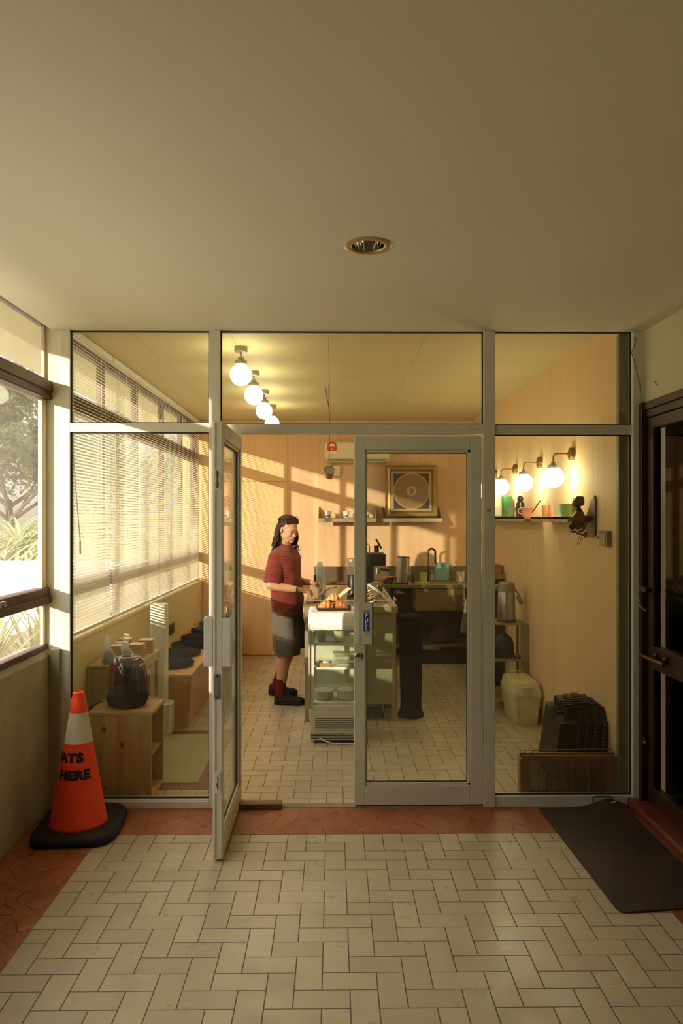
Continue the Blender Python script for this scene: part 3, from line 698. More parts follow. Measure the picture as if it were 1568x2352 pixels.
for k, (x, y, lab) in enumerate(((-1.405, 6.76, 'round navy cushion second along the bench'), (-1.385, 7.18, 'round navy cushion third along the bench'), (-1.38, 7.62, 'round navy cushion fourth along the bench'), (-1.37, 8.10, 'round navy cushion fifth along the bench'), (-1.38, 8.62, 'round navy cushion at the far end of the bench'))):
    dup(cu, (x, y, .437), lab, rotz=.3*k)
# outlet
ol = thing('wall_outlet', 'small brown socket plate on the low wall above the cushions', 'socket', (XL, 7.38, .58))
MB().box(XL, XL+.012, 7.28, 7.47, .53, .635).build('plate', pbr('brown_plate', '#4a3526', .4), ol, bevel=.003)
MB().box(XL+.012, XL+.016, 7.33, 7.37, .56, .60).build('rocker', pbr('dark_plate', '#2c2018', .4), ol)
# floor inlay behind the left pane
def sq_tiles():
    m, nt, b = new_mat('small_red_mosaic'); x, y, z = sep(nt, world_pos(nt))
    u = (x/.028).frac(); v = (y/.028).frac(); d = u.mn(u*-1.0+1.0).mn(v.mn(v*-1.0+1.0)); g = ramp(nt, d, .08, .03)
    n = noise(nt, world_pos(nt), 9, 3)
    c = mixc(nt, ramp(nt, n, .35, .7), lin('#5a1f16'), lin('#7a2e1e'))
    nt.links.new(mixc(nt, g*.35, c, lin('#8a6a54')), b.inputs['Base Color']); b.inputs['Roughness'].default_value = .4; return m
struct('trim_9', MB().box(-1.62, -.78, 4.59, 5.86, -.002, .0018), sq_tiles(), 'dark red mosaic border around the pale green floor patch', 'floor border')
struct('trim_10', MB().box(-1.62, -.865, 4.70, 5.76, -.002, .0035), plaster('pale_green_sheet', '#aaa68a', .3, 3.0, '#8f8c70', .1), 'pale green floor patch inside the red mosaic border', 'floor patch')

# ================================================================ traffic cone
cone = thing('traffic_cone', 'orange traffic cone with a cream band and black stencilled words, on a black base', 'traffic cone', (-1.378, 4.00, 0))
CX, CY = -1.378, 4.00
def crad(z): return .150+(.036-.150)*(z-.045)/(.70-.045)
org = pbr('cone_orange', '#f5481a', .5, 0, .1, 5)
rs = []
cb = MB()
nb = 48
for z, ins in ((0.0, .012), (.012, 0), (.036, .004), (.048, .018), (.050, .05)):
    ring = []
    for k in range(nb):
        a = 2*PI*k/nb; ca, sa = math.cos(a), math.sin(a)
        n_ = 4.5; r = 1/((abs(ca)/(.225-ins))**n_+(abs(sa)/(.255-ins))**n_)**(1/n_)
        r *= 1+.012*math.sin(5*a+1)+.008*math.sin(11*a)
        q = Matrix.Rotation(.10, 3, 'Z') @ Vector((r*ca, r*sa, 0)); ring.append((CX+.004+q.x, CY+.02+q.y, z))
    rs.append(ring)
cb.rings(rs).build('base', M['rubber'], cone, smooth='all')
MB().lathe([(.156, .046), (crad(.06), .06), (crad(.30), .30), (crad(.485), .485)], (CX, CY, 0), 48, cap0=True, cap1=False).build('body', org, cone, smooth='all')
MB().lathe([(crad(.485)+.001, .485), (crad(.50)+.0012, .49), (crad(.635), .640), (crad(.64), .643)], (CX, CY, 0), 48, cap0=False, cap1=False).build('band', pbr('cream_band', '#c9bfa0', .6, 0, .1, 10, .1, 60), cone, smooth='all')
MB().lathe([(crad(.643)+.001, .643), (.037, .716), (.033, .722), (.033, .735), (.030, .748), (.024, .752), (.022, .745), (.022, .70)], (CX, CY, 0), 36, cap0=False, cap1=True).build('tip', org, cone, smooth=True)
def cone_text(txt, zc, hgt, a0, a1):
    t = text_mb(txt, .07, .0045, 2, 'LEFT', 1.05)
    xs = [v.x for v in t.v]; ys = [v.y for v in t.v]; x0, x1, y0, y1 = min(xs), max(xs), min(ys), max(ys)
    for v in t.v:
        z = zc+(v.y-(y0+y1)/2)/(y1-y0)*hgt; r = crad(z)+.0018
        a = a0+(v.x-x0)/(x1-x0)*(a1-a0); v.x, v.y, v.z = CX+r*math.sin(a), CY-r*math.cos(a), z
    return t.build('stencil', pbr('stencil_black', '#15100c', .7, 0, .5, 80), cone)
A_view = math.atan2(-CX, CY)   # direction of the viewer around the cone
cone_text('EATS', .418, .052, A_view-1.72, A_view+.30)
cone_text('HERE', .330, .052, A_view-1.12, A_view+.62)

# ================================================================ right side of the shop
def rig_stand():
    r = thing('metal_stand', 'narrow metal stand by the yellow wall with the airpot on top', 'stand', (1.555, 6.6, 0))
    cm = pbr('olive_cream_metal', '#9c9068', .4, .5)
    for x in (1.405, 1.69):
        for y in (6.44, 6.74): MB().box(x-.011, x+.011, y-.011, y+.011, 0, .765).build('leg', cm, r, bevel=.001)
    for z in (.75, .435, .12):
        MB().box(1.405, 1.69, 6.43, 6.75, z, z+.016).build('shelf_board', cm, r, bevel=.002)
rig_stand()
ap = thing('airpot', 'brushed steel airpot with pump lid and folded handle', 'airpot', (1.545, 6.55, .766))
MB().lathe([(.082, 0), (.084, .006), (.084, .022), (.080, .025)], (1.545, 6.55, .766), 36).build('foot', pbr('brown_plastic', '#4a3222', .4), ap, smooth=True)
MB().lathe([(.078, .024), (.079, .03), (.074, .255), (.070, .27)], (1.545, 6.55, .766), 40).build('body', M['steel'], ap, smooth=True)
MB().lathe([(.072, .268), (.080, .272), (.080, .285), (.076, .30), (.070, .345), (.060, .352), (.001, .353)], (1.545, 6.55, .766), 36).build('lid', pbr('taupe_plastic', '#83735a', .35), ap, smooth=True)
MB().box(1.44, 1.50, 6.53, 6.57, 1.075, 1.095).box(1.44, 1.456, 6.535, 6.565, 1.045, 1.08).build('spout', pbr('taupe_plastic', '#83735a', .35), ap, bevel=.004)
MB().tube([(1.61, 6.50, 1.06), (1.635, 6.49, 1.02), (1.655, 6.485, .97), (1.668, 6.485, .93), (1.655, 6.485, .925), (1.64, 6.487, .96), (1.62, 6.49, 1.0)], .008, 8).build('handle', pbr('taupe_plastic', '#83735a', .35), ap, smooth=True)
MB().tube([(1.55, 6.58, 1.115), (1.53, 6.6, 1.16), (1.50, 6.62, 1.185)], .004, 6).build('lever', pbr('taupe_plastic', '#83735a', .35), ap, smooth=True)
bb = thing('black_pouch', 'black cinched pouch on the middle shelf of the metal stand', 'bag', (1.52, 6.55, .451))
MB().lathe([(.075, 0), (.092, .02), (.095, .07), (.088, .13), (.068, .175), (.035, .20), (.015, .215), (.012, .228), (.016, .235)], (1.52, 6.55, .451), 24, sy=.8).build('body', pbr('black_nylon', '#191612', .6, 0, .3, 20, .4, 40), bb, smooth='all')
MB().tube([(1.60, 6.52, .46), (1.63, 6.5, .455), (1.65, 6.49, .453), (1.64, 6.47, .453)], .005, 6).build('strap', pbr('black_nylon', '#191612', .6), bb, smooth=True)
# beige storage bin
sb = thing('storage_box', 'beige plastic storage box with latched lid standing against the yellow wall', 'storage box', (1.585, 6.27, 0))
bgm = pbr('beige_plastic', '#cfc79c', .5, 0, .05, 3)
def bring(x0, x1, y0, y1, z, r=.02):
    pts = []
    for (ca, cb2, st) in ((x1-r, y1-r, 0), (x0+r, y1-r, 1), (x0+r, y0+r, 2), (x1-r, y0+r, 3)):
        for k in range(5):
            t = (st+k/4)*PI/2; pts.append((ca+r*math.cos(t), cb2+r*math.sin(t), z))
    return pts
MB().rings([bring(1.492, 1.672, 6.01, 6.53, .0), bring(1.487, 1.677, 6.005, 6.535, .012), bring(1.480, 1.684, 5.995, 6.545, .13), bring(1.473, 1.690, 5.988, 6.55, .135), bring(1.470, 1.694, 5.985, 6.555, .235)]).build('tub', bgm, sb, smooth=True)
MB().rings([bring(1.461, 1.702, 5.975, 6.565, .222), bring(1.461, 1.702, 5.975, 6.565, .262), bring(1.469, 1.694, 5.985, 6.555, .275), bring(1.475, 1.688, 6.0, 6.54, .325), bring(1.490, 1.673, 6.03, 6.51, .345), bring(1.50, 1.663, 6.04, 6.50, .346)]).build('lid', bgm, sb, smooth=True)
lt = MB().rbox(1.535, 1.635, 5.958, 5.985, .235, .315, .01, axis='y').build('latch', bgm, sb, smooth=True)
MB().rbox(1.548, 1.622, 5.950, 5.960, .243, .268, .008, axis='y').rbox(1.545, 1.625, 5.955, 5.960, .285, .308, .006, axis='y').build('latch_grip', pbr('beige_dark', '#b7ad82', .5), lt, smooth=True)
for x in (1.497, 1.655): MB().box(x-.012, x+.012, 5.978, 5.992, .06, .222).build('rib', bgm, sb, bevel=.004)
MB().tube([(1.52, 6.50, .345), (1.52, 6.505, .362), (1.64, 6.505, .362), (1.64, 6.50, .345)], .006, 8).build('carry_handle', bgm, sb, smooth=True)
sb.scale.y = .76; sb.location.y = 6.199
# folded black crates
crm = pbr('black_crate_plastic', '#16140f', .45, 0, .2, 15)
for k in range(6):
    x0 = 1.388+k*.058; dz = (.0, .045, .055, .06, .05, .03)[k]
    cr = thing('folded_crate', 'black folded crate standing on edge, %s from the left' % ('first', 'second', 'third', 'fourth', 'fifth', 'sixth')[k]+' behind the brown crate', 'crate', (x0, 4.72, 0), group='folded black crates standing behind the brown crate')
    zt = .445+dz
    body = MB().prism([(4.56+.004*k, .05), (4.56+.004*k, .41), (4.60, .415), (4.64, zt), (4.90, zt+.02), (4.92, .05)], x0-.024, x0+.024, 'x')
    rib = MB()
    for q in range(5): rib.box(x0-.026, x0+.026, 4.655+q*.05, 4.672+q*.05, zt-.05, zt+.016)
    stu = MB()
    for q in range(13): stu.box(x0-.019, x0-.004, 4.552+.004*k, 4.562+.004*k, .14+q*.021, .152+q*.021)
    for mb, nm, mt in ((body, 'shell', crm), (rib, 'rim', crm), (stu, 'hinge_studs', pbr('grey_stud', '#5d5a52', .5))):
        for v in mb.v: v.x += (v.z-.05)*(.13-.012*k)
        if nm != 'hinge_studs' or k in (2, 3, 4, 5): mb.build(nm, mt, cr, bevel=.003 if nm != 'hinge_studs' else 0)
# brown perforated crate
bc = thing('mesh_crate', 'flat tan crate with diamond mesh sides leaning just inside the right pane', 'crate', (1.42, 4.42, 0))
tan = pbr('tan_plastic', '#9a764a', .5, 0, .1, 4)
for yy in (4.395, 4.448):
    f = MB(); x0, x1, z0, z1 = 1.128, 1.708, .022, .268
    f.box(x0, x1, yy-.005, yy+.005, z1-.03, z1).box(x0, x1, yy-.005, yy+.005, z0, z0+.02).box(x0, x0+.05, yy-.0048, yy+.0048, z0+.02, z1-.03).box(x1-.075, x1, yy-.0048, yy+.0048, z0+.02, z1-.03)
    for xx in (1.298, 1.382, 1.428, 1.53): f.box(xx-.006, xx+.006, yy-.004, yy+.004, z0+.02, z1-.03)
    f.build('panel_frame', tan, bc)
    mh = MB(); st = .017; a0, a1, b0, b1 = x0+.05, x1-.075, z0+.02, z1-.03
    for sgn in (1, -1):
        k = 0
        for k in range(-40, 80):
            # line x = a0 + k*st + sgn*t*1.5 , z = b0 + t
            pts = []
            xs0 = a0+k*st; t0, t1 = 0, b1-b0
            sl = 1.5*sgn
            ta = (a0-xs0)/sl; tb_ = (a1-xs0)/sl; lo, hi = max(t0, min(ta, tb_)), min(t1, max(ta, tb_))
            if hi-lo < .004: continue
            p = Vector((xs0+sl*lo, yy, b0+lo)); q = Vector((xs0+sl*hi, yy, b0+hi)); nrm = Vector(((q-p).z, 0, -(q-p).x)).normalized()*.0013
            mh.add([p-nrm+Vector((0, -.001, 0)), p+nrm+Vector((0, -.001, 0)), q+nrm+Vector((0, -.001, 0)), q-nrm+Vector((0, -.001, 0)),
                    p-nrm+Vector((0, .001, 0)), p+nrm+Vector((0, .001, 0)), q+nrm+Vector((0, .001, 0)), q-nrm+Vector((0, .001, 0))],
                   [(0, 1, 2, 3), (7, 6, 5, 4), (0, 4, 5, 1), (1, 5, 6, 2), (2, 6, 7, 3), (3, 7, 4, 0)])
    mh.build('mesh', tan, bc)
MB().box(1.118, 1.132, 4.39, 4.453, .03, .25).build('end_panel', tan, bc, bevel=.003)
MB().box(1.704, 1.716, 4.39, 4.453, .03, .25).build('end_panel', tan, bc, bevel=.003)
MB().tube([(1.19, 4.40, .262), (1.19, 4.40, .288), (1.20, 4.40, .295), (1.62, 4.40, .303), (1.64, 4.40, .298), (1.645, 4.40, .262)], .003, 6).tube([(1.16, 4.44, .262), (1.16, 4.44, .280), (1.17, 4.44, .285), (1.68, 4.44, .290), (1.69, 4.44, .285), (1.69, 4.44, .262)], .003, 6).build('handle_wire', pbr('brown_wire', '#8a6438', .4, .4), bc, smooth=True)
# side shelf with items
stl = pbr('shelf_steel', '#b39a68', .5, .15)
for y0, y1, lab in ((6.02, 8.1, 'narrow steel wall shelf under the far globes'), (4.88, 5.80, 'narrow steel wall shelf under the nearest globe')):
    r = thing('wall_shelf', lab, 'shelf', (XR, (y0+y1)/2, 1.70))
    MB().box(1.56, XR, y0, y1, 1.682, 1.70).box(1.56, 1.566, y0, y1, 1.662, 1.70).build('board', stl, r, bevel=.001)
    for yy in (y0+.02, y1-.02, (y0+y1)/2): MB().prism([(XR, 1.70), (1.565, 1.70), (1.565, 1.69), (XR, 1.655)], yy-.003, yy+.003, 'y').build('bracket', stl, r)
def cup_shape(name, lab, cat, x, y, z, prof, mat, group=None, seg=26, extra=None):
    r = thing(name, lab, cat, (x, y, z), group=group)
    MB().lathe(prof, (x, y, z), seg).build('body', mat, r, smooth=True)
    if extra: extra(r, x, y, z)
    return r
def openprof(r0, r1, h, t=.003): return [(r0, 0), (r1, h), (r1-t, h), (r0-t, t*1.5), (.001, t*1.5)]
gb = thing('green_box', 'tall dark green box on the far wall shelf', 'box', (1.64, 6.98, 1.70))
MB().box(1.612, 1.69, 6.94, 7.03, 1.70, 1.895).build('carton', pbr('green_card', '#2c6b3a', .5), gb, bevel=.002)
wt = thing('filter_stand', 'white slanted paper filter holder at the left end of the wall shelf', 'holder', (1.63, 7.4, 1.70))
MB().prism([(1.575, 1.712), (1.69, 1.712), (1.69, 1.80), (1.60, 1.80), (1.57, 1.77)], 7.34, 7.46, 'y').build('filters', M['cloth'], wt, bevel=.003)
MB().box(1.57, 1.70, 7.33, 7.47, 1.70, 1.712).build('tray', stl, wt)
def drip(r, x, y, z):
    MB().lathe([(.052, .012), (.052, .018), (.02, .018)], (x, y, z), 26).build('saucer', r.children[0].data.materials[0], r, smooth=True)
cup_shape('pour_over_dripper', 'pale green coffee dripper on the far wall shelf', 'dripper', 1.625, 6.70, 1.70, [(.026, 0), (.024, .02), (.026, .025), (.052, .085), (.049, .085), (.02, .03)], pbr('pale_green', '#a9c08c', .4), 'drippers and cups on the wall shelves', extra=drip)
btl = cup_shape('dark_bottle', 'dark brown bottle with rounded stopper on the far wall shelf', 'bottle', 1.645, 6.46, 1.70, [(.036, 0), (.037, .01), (.037, .11), (.03, .13), (.02, .135), (.026, .15), (.027, .165), (.018, .182), (.001, .186)], pbr('dark_brown_gloss', '#2b1a12', .25))
cup_shape('pour_over_dripper', 'pink coffee dripper in the middle of the far wall shelf', 'dripper', 1.615, 6.12, 1.70, [(.034, 0), (.036, .006), (.050, .074), (.056, .078), (.052, .080), (.030, .01), (.001, .01)], pbr('pink_plastic', '#e8a99a', .45), 'drippers and cups on the wall shelves',
          extra=lambda r, x, y, z: MB().tube([(x-.05, y, z+.07), (x-.075, y, z+.06), (x-.07, y, z+.035), (x-.042, y, z+.02)], .006, 8).build('handle', pbr('pink_plastic', '#e8a99a', .45), r, smooth=True))
tag(MB().tube([(1.655, 6.10, 1.74), (1.685, 5.98, 1.83)], .005, 8, roundcap=True).build('brush_handle', pbr('dark_wood_stick', '#3a2417', .5), smooth=True), 'dark stick leaning behind the pink dripper', 'brush')
for x, y, r_, h, c_, lab in ((1.63, 5.56, .052, .085, '#eba470', 'peach cup at the left of the near wall shelf'), (1.63, 5.42, .040, .085, '#e9a878', 'second peach cup on the near wall shelf'), (1.63, 5.28, .042, .088, '#dfe2dc', 'white cup between peach and green ones'), (1.63, 5.13, .045, .088, '#9fc98a', 'mint green cup on the near wall shelf'), (1.64, 4.98, .040, .088, '#c6cf7a', 'yellow-green cup next to the dark wall fixture')):
    cup_shape('cup', lab, 'cup', x, y, 1.70, openprof(r_*.86, r_, h), pbr('cup_'+c_[1:], c_, .4), 'drippers and cups on the wall shelves')
# dark wall fixture
wf = thing('wall_fixture', 'dark brown metal hand-grinder fixture with crank and wire loop on the yellow wall', 'fixture', (XR, 4.86, 1.6))
dm = pbr('dark_bronze_metal', '#6b563a', .45, .6, .25, 25)
MB().prism([(4.78, 1.80), (4.80, 1.84), (4.86, 1.80), (4.98, 1.68), (5.0, 1.62), (4.92, 1.56), (4.84, 1.565), (4.78, 1.58)], XR-.014, XR, 'x').build('back_plate', dm, wf, bevel=.003)
MB().rbox(1.598, 1.66, 4.84, 4.90, 1.77, 1.835, .018, axis='y').ell((1.612, 4.86, 1.79), .030).build('head', dm, wf, smooth=True)
MB().cyl((1.628, 4.87, 1.735), .014, .045).ell((1.632, 4.87, 1.74), .020).build('neck', pbr('darker_bronze', '#3a2c1e', .4, .6), wf, smooth=True)
MB().prism([(1.585, 1.70), (1.612, 1.735), (1.650, 1.745), (1.675, 1.69), (1.655, 1.63), (1.62, 1.61), (1.59, 1.64)], 4.85, 4.90, 'y').build('housing', dm, wf, bevel=.008)
MB().tube([(1.60, 4.84, 1.68), (1.575, 4.83, 1.655), (1.575, 4.83, 1.61)], .008, 8).ell((1.572, 4.83, 1.635), (.020, .016, .022)).ell((1.585, 4.83, 1.60), (.022, .012, .007)).build('crank', pbr('darker_bronze', '#3a2c1e', .4, .6), wf, smooth=True)
MB().tube([(1.665, 4.83, 1.655), (1.64, 4.82, 1.61), (1.615, 4.82, 1.598)], .009, 8).tube([(1.60, 4.83, 1.59), (1.66, 4.83, 1.578)], .006, 8).box(1.652, 1.668, 4.82, 4.84, 1.56, 1.60).build('arm', dm, wf, smooth=True)
MB().tube([(1.636, 4.83, 1.575), (1.632, 4.83, 1.545), (1.620, 4.83, 1.52), (1.610, 4.83, 1.512), (1.606, 4.83, 1.522), (1.618, 4.83, 1.555), (1.624, 4.83, 1.575)], .0018, 6).tube([(1.575, 4.83, 1.655), (1.55, 4.83, 1.63), (1.553, 4.83, 1.605), (1.565, 4.83, 1.59)], .0014, 5).build('wire_loop', dm, wf, smooth=True)
MB().tube([(XR, 4.88, 1.70), (1.66, 4.88, 1.69)], .014, 10).build('mount', dm, wf, smooth=True)
# light switches
sw = thing('light_switch', 'pale square switch plate on the yellow wall beside a grey one', 'switch', (XR, 4.71, 1.56))
MB().box(XR-.010, XR, 4.665, 4.755, 1.52, 1.605).build('plate', pbr('switch_plate', '#cfc39a', .4), sw, bevel=.002)
MB().box(XR-.015, XR-.010, 4.69, 4.73, 1.553, 1.575).build('rocker', pbr('dark_bronze_metal', '#6b563a', .45), sw)
s2 = thing('light_switch', 'grey-brown switch box nearest the right end of the yellow wall', 'switch', (XR, 4.59, 1.56))
MB().box(XR-.032, XR, 4.53, 4.655, 1.515, 1.61).build('plate', pbr('grey_brown_plate', '#8d7c5c', .4, .3), s2, bevel=.003)
MB().box(XR-.036, XR-.032, 4.55, 4.64, 1.53, 1.595).build('cover', pbr('grey_brown_plate2', '#9c8b68', .4, .3), s2, bevel=.001)
# doorstop hook on the sill, corner socket
hk = thing('door_hook', 'black wire door hook lying on the sill behind the mat', 'hook', (1.59, 4.26, 0))
MB().tube([(1.51, 4.245, .025), (1.512, 4.27, .062), (1.525, 4.272, .066), (1.615, 4.272, .066), (1.625, 4.27, .06), (1.625, 4.262, .035)], .0042, 8).build('wire', M['black'], hk, smooth=True)
MB().cyl((1.512, 4.246, .016), .009, .028).build('pivot', pbr('grey_pivot', '#77746a', .4, .5), hk, smooth=True)
MB().tube([(1.57, 4.235, .034), (1.60, 4.238, .042), (1.64, 4.243, .050)], .003, 6).build('strip', M['white'], hk, smooth=True)
# rubber mat
mat = thing('rubber_mat', 'dark brown rubber mat with raised tread pattern, curling up against the sill', 'mat', (1.46, 3.6, 0))
def mat_mat():
    m, nt, b = new_mat('tread_rubber'); x, y, z = sep(nt, world_pos(nt))
    S_ = .030; u = x/S_; v = y/S_; i = u.floor(); j = v.floor(); fu = u.frac()-.5; fv = v.frac()-.5
    par = (i+j).mod(2.0)
    a = (fu+fv)*.707; c = (fu-fv)*.707
    d1 = ((a*a)/.13+(c*c)/.010); d2 = ((c*c)/.13+(a*a)/.010)
    d = d1*(par*-1.0+1.0)+d2*par
    h = ramp(nt, d, 1.0, .2)
    n = ramp(nt, noise(nt, world_pos(nt), 3.0, 5), .35, .75)
    c_ = mixc(nt, n, lin('#231914'), lin('#422e22')); c_ = mixc(nt, h*.5, c_, lin('#5a4636'))
    nt.links.new(c_, b.inputs['Base Color']); b.inputs['Roughness'].default_value = .5
    bump(nt, b, h, 1.0, .012); return m
NX, NY = 14, 34; gv = []; top = []
for q in range(NY+1):
    y = 3.125+(4.262-3.125)*q/NY
    xl, xr = 1.222-.030*q/NY, 1.700
    row = []
    for p in range(NX+1):
        f = p/NX; x = xl+(xr-xl)*f; yy = y+(.05*f)*(1-q/NY)
        lift = .05*math.exp(-((x-1.60)/.10)**2)*max(0, (q/NY-.86)/.14)**1.5
        z = .009+lift+.003*math.sin(x*17+y*5)*max(0, (q/NY-.5))
        if q == 0 and p == 0: x += .012; yy += .006
        row.append((x, yy, z))
    top.append(row)
mm = MB(); W = NX+1
vs = [p for r_ in top for p in r_]+[(p[0], p[1], p[2]-.008) for r_ in top for p in r_]; K = len(vs)//2; fs = []
for q in range(NY):
    for p in range(NX):
        a = q*W+p; fs.append((a, a+1, a+W+1, a+W)); fs.append((a+K, a+W+K, a+W+1+K, a+1+K))
bd = [p for p in range(W)]+[q*W+NX for q in range(1, NY+1)]+[NY*W+p for p in range(NX-1, -1, -1)]+[q*W for q in range(NY-1, 0, -1)]
for k in range(len(bd)): a, c = bd[k], bd[(k+1) % len(bd)]; fs.append((a, a+K, c+K, c))
mm.add(vs, fs); mm.build('sheet', mat_mat(), mat, smooth=True)
# ================================================================ counter, fridge, wall things
ct = thing('service_counter', 'stainless steel work counter with a thin wire rail along its top', 'counter', (.15, 7.1, 0))
stc = pbr('counter_steel', '#b3aa8c', .32, .75, .08, 14)
MB().box(-.25, .535, 6.10, 8.08, .905, .955).build('tabletop', stc, ct, bevel=.004)
MB().box(-.215, .50, 6.125, 6.14, .14, .905).build('front_panel', pbr('panel_steel', '#a39f86', .38, .55, .08, 5), ct, bevel=.002)
MB().box(.485, .50, 6.14, 8.0, .14, .905).box(-.215, -.20, 6.14, 8.0, .14, .905).box(-.215, .50, 7.98, 7.995, .14, .905).build('side_panel', pbr('panel_steel2', '#8d8770', .4, .5, .1, 5), ct, bevel=.002)
for x, y in ((-.22, 6.13), (.505, 6.13), (-.22, 8.04), (.505, 8.04)): MB().box(x-.017, x+.017, y-.017, y+.017, 0, .905).build('leg', stc, ct, bevel=.002)
gr = MB().tube([(-.245, 6.115, .955), (-.245, 6.115, 1.005), (.53, 6.115, 1.005), (.53, 6.115, .955)], .003, 6)
gr.tube([(.53, 6.115, 1.005), (.53, 6.40, 1.005), (.53, 6.40, .955)], .003, 6).build('wire_rail', M['steel_dull'], ct, smooth=True)
# low trolley under the counter
tr = thing('trolley_frame', 'low wheeled wire rack under the counter', 'trolley', (.30, 6.45, 0))
MB().tube([(.10, 6.22, .105), (.42, 6.22, .105), (.42, 6.8, .105), (.10, 6.8, .105)], .006, 6, closed=True).tube([(.10, 6.22, .135), (.42, 6.22, .135)], .005, 6).tube([(.42, 6.22, .14), (.42, 6.22, .06)], .006, 6).build('frame', M['steel_dull'], tr, smooth=True)
for x, y in ((.42, 6.22), (.10, 6.22), (.42, 6.8), (.10, 6.8)): MB().cyl((x-.008, y, .026), .026, .016, 16, Euler((0, PI/2, 0)).to_matrix()).build('castor', M['rubber'], tr, smooth=True)
# black bin right of the counter
bn = thing('tall_bin', 'tall slim black bin between counter and sink table', 'bin', (.665, 6.3, 0))
MB().lathe([(.112, 0), (.114, .02), (.098, .05), (.094, .10), (.104, .55), (.112, .80), (.116, .82), (.112, .85), (.100, .86), (.001, .862)], (.665, 6.3, 0), 28, sx=.95, sy=1.2).build('body', pbr('bin_black', '#060504', .9, 0, .3, 10, .2, 30, spec=.08), bn, smooth=True)
tag(MB().box(.53, .56, 6.50, 6.85, .02, .48).build('paper_bag', pbr('rust_card', '#7a3a20', .7), bevel=.002), 'rust-coloured board standing beside the black bin', 'board')

# display fridge
fg = thing('display_fridge', 'small white glass-door display fridge draped with a white cloth', 'fridge', (.02, 5.7, 0))
FX0, FX1, FY0, FY1 = -.172, .215, 5.515, 5.93
wb = pbr('fridge_white', '#c9c8b4', .4, 0, .03)
MB().box(FX0, FX1, FY0, FY1, .025, .285).build('lower_body', wb, fg, bevel=.004)
MB().box(FX0, FX1, FY0, FY1, .93, .975).build('top', wb, fg, bevel=.004)
for x in (FX0, FX1-.028):
    MB().box(x, x+.028, FY0, FY0+.028, .285, .93).build('frame_post', wb, fg, bevel=.003)
    MB().box(x, x+.02, FY1-.03, FY1, .285, .93).build('frame_post', wb, fg, bevel=.003)
MB().box(FX0+.02, FX1-.02, FY1-.012, FY1-.004, .285, .93).build('back_panel', pbr('fridge_back', '#bcbda6', .45), fg)
MB().box(FX0+.028, FX1-.028, FY0+.010, FY0+.015, .29, .93).build('pane', glass('fridge_glass', (.96, .98, .95), 1.0, .02, (.85, .87, .8)), fg)
for x in (FX0+.004, FX1-.008): MB().box(x, x+.004, FY0+.03, FY1-.03, .29, .93).build('pane', M['glass'], fg)
MB().box(FX0-.012, FX0-.002, FY0-.016, FY0+.004, .27, .90).build('door_handle', pbr('fridge_handle', '#b7aea4', .35, .3), fg, bevel=.003)
for k, z in enumerate((.735, .555)):
    sh = MB().box(FX0+.03, FX1-.03, FY0+.03, FY1-.02, z, z+.006).box(FX0+.03, FX1-.03, FY0+.028, FY0+.032, z-.006, z+.012)
    sh.build('wire_shelf', pbr('shelf_white', '#e6e4d8', .4), fg)
MB().box(FX0+.028, FX1-.028, FY0+.03, FY1-.02, .285, .30).build('floor_tray', pbr('shelf_white', '#e6e4d8', .4), fg)
lv = MB()
for k in range(7): lv.box(FX0+.035, FX1-.035, FY0-.001, FY0+.002, .092+k*.0155, .0965+k*.0155)
lv.build('louvre', pbr('louvre_dark', '#4b463a', .6), fg)
gl_ = MB()
for k in range(3): gl_.box(FX0+.004, FX1-.004, FY0-.0012, FY0+.002, .036+k*.011, .042+k*.011)
for k in range(24): gl_.box(FX0+.008+k*.0158, FX0+.017+k*.0158, FY0-.0014, FY0+.002, .068, .075)
gl_.build('grille', pbr('grille_dark', '#2b2820', .6), fg)
MB().box(FX0, FX0+.03, FY0+.01, FY0+.05, 0, .025).box(FX1-.03, FX1, FY0+.01, FY0+.05, 0, .025).box(FX0, FX0+.03, FY1-.05, FY1-.01, 0, .025).box(FX1-.03, FX1, FY1-.05, FY1-.01, 0, .025).build('foot', wb, fg)
tag(MB().tube([(FX0+.07, FY0-.006, .045), (FX0+.10, FY0-.02, .03), (FX0+.16, FY0-.03, .012), (FX0+.24, FY0-.03, .006), (FX0+.36, FY0-.02, .006), (FX0+.42, FY0+.1, .006)], .0045, 6).build('power_cord', M['white'], smooth=True), 'white power cord trailing from the foot of the display fridge', 'cord')
# cloth
cl = MB(); nx, ny = 22, 10; rows = []
prof = [(FY0-.010, .852), (FY0-.011, .89), (FY0-.010, .93), (FY0-.006, .965), (FY0+.004, .979), (FY0+.06, .981), (FY0+.16, .980), (FY0+.26, .9795), (FY0+.36, .979), (FY1-.01, .978)]
for i, (y, z) in enumerate(prof):
    rows.append([(FX0-.012+(FX1-FX0+.024)*k/nx, y-(.002*math.sin(k*1.9+i*.5)*(1 if i < 3 else 0)), z-(.0015*math.sin(k*.9) if i == 0 else 0)) for k in range(nx+1)])
cl.add([p for r_ in rows for p in r_], [(i*(nx+1)+k, i*(nx+1)+k+1, (i+1)*(nx+1)+k+1, (i+1)*(nx+1)+k) for i in range(len(prof)-1) for k in range(nx)])
# side drop on the left
cl.add([(FX0-.012, y, z) for y in (FY0-.01, FY0+.15, FY1-.01) for z in (.979, .87)], [(0, 1, 3, 2), (2, 3, 5, 4)])
co = cl.build('fridge_cloth', M['cloth'], smooth=True); tag(co, 'white cloth draped over the top of the display fridge', 'cloth')
sm = co.modifiers.new('thick', 'SOLIDIFY'); sm.thickness = .0025; sm.offset = 1
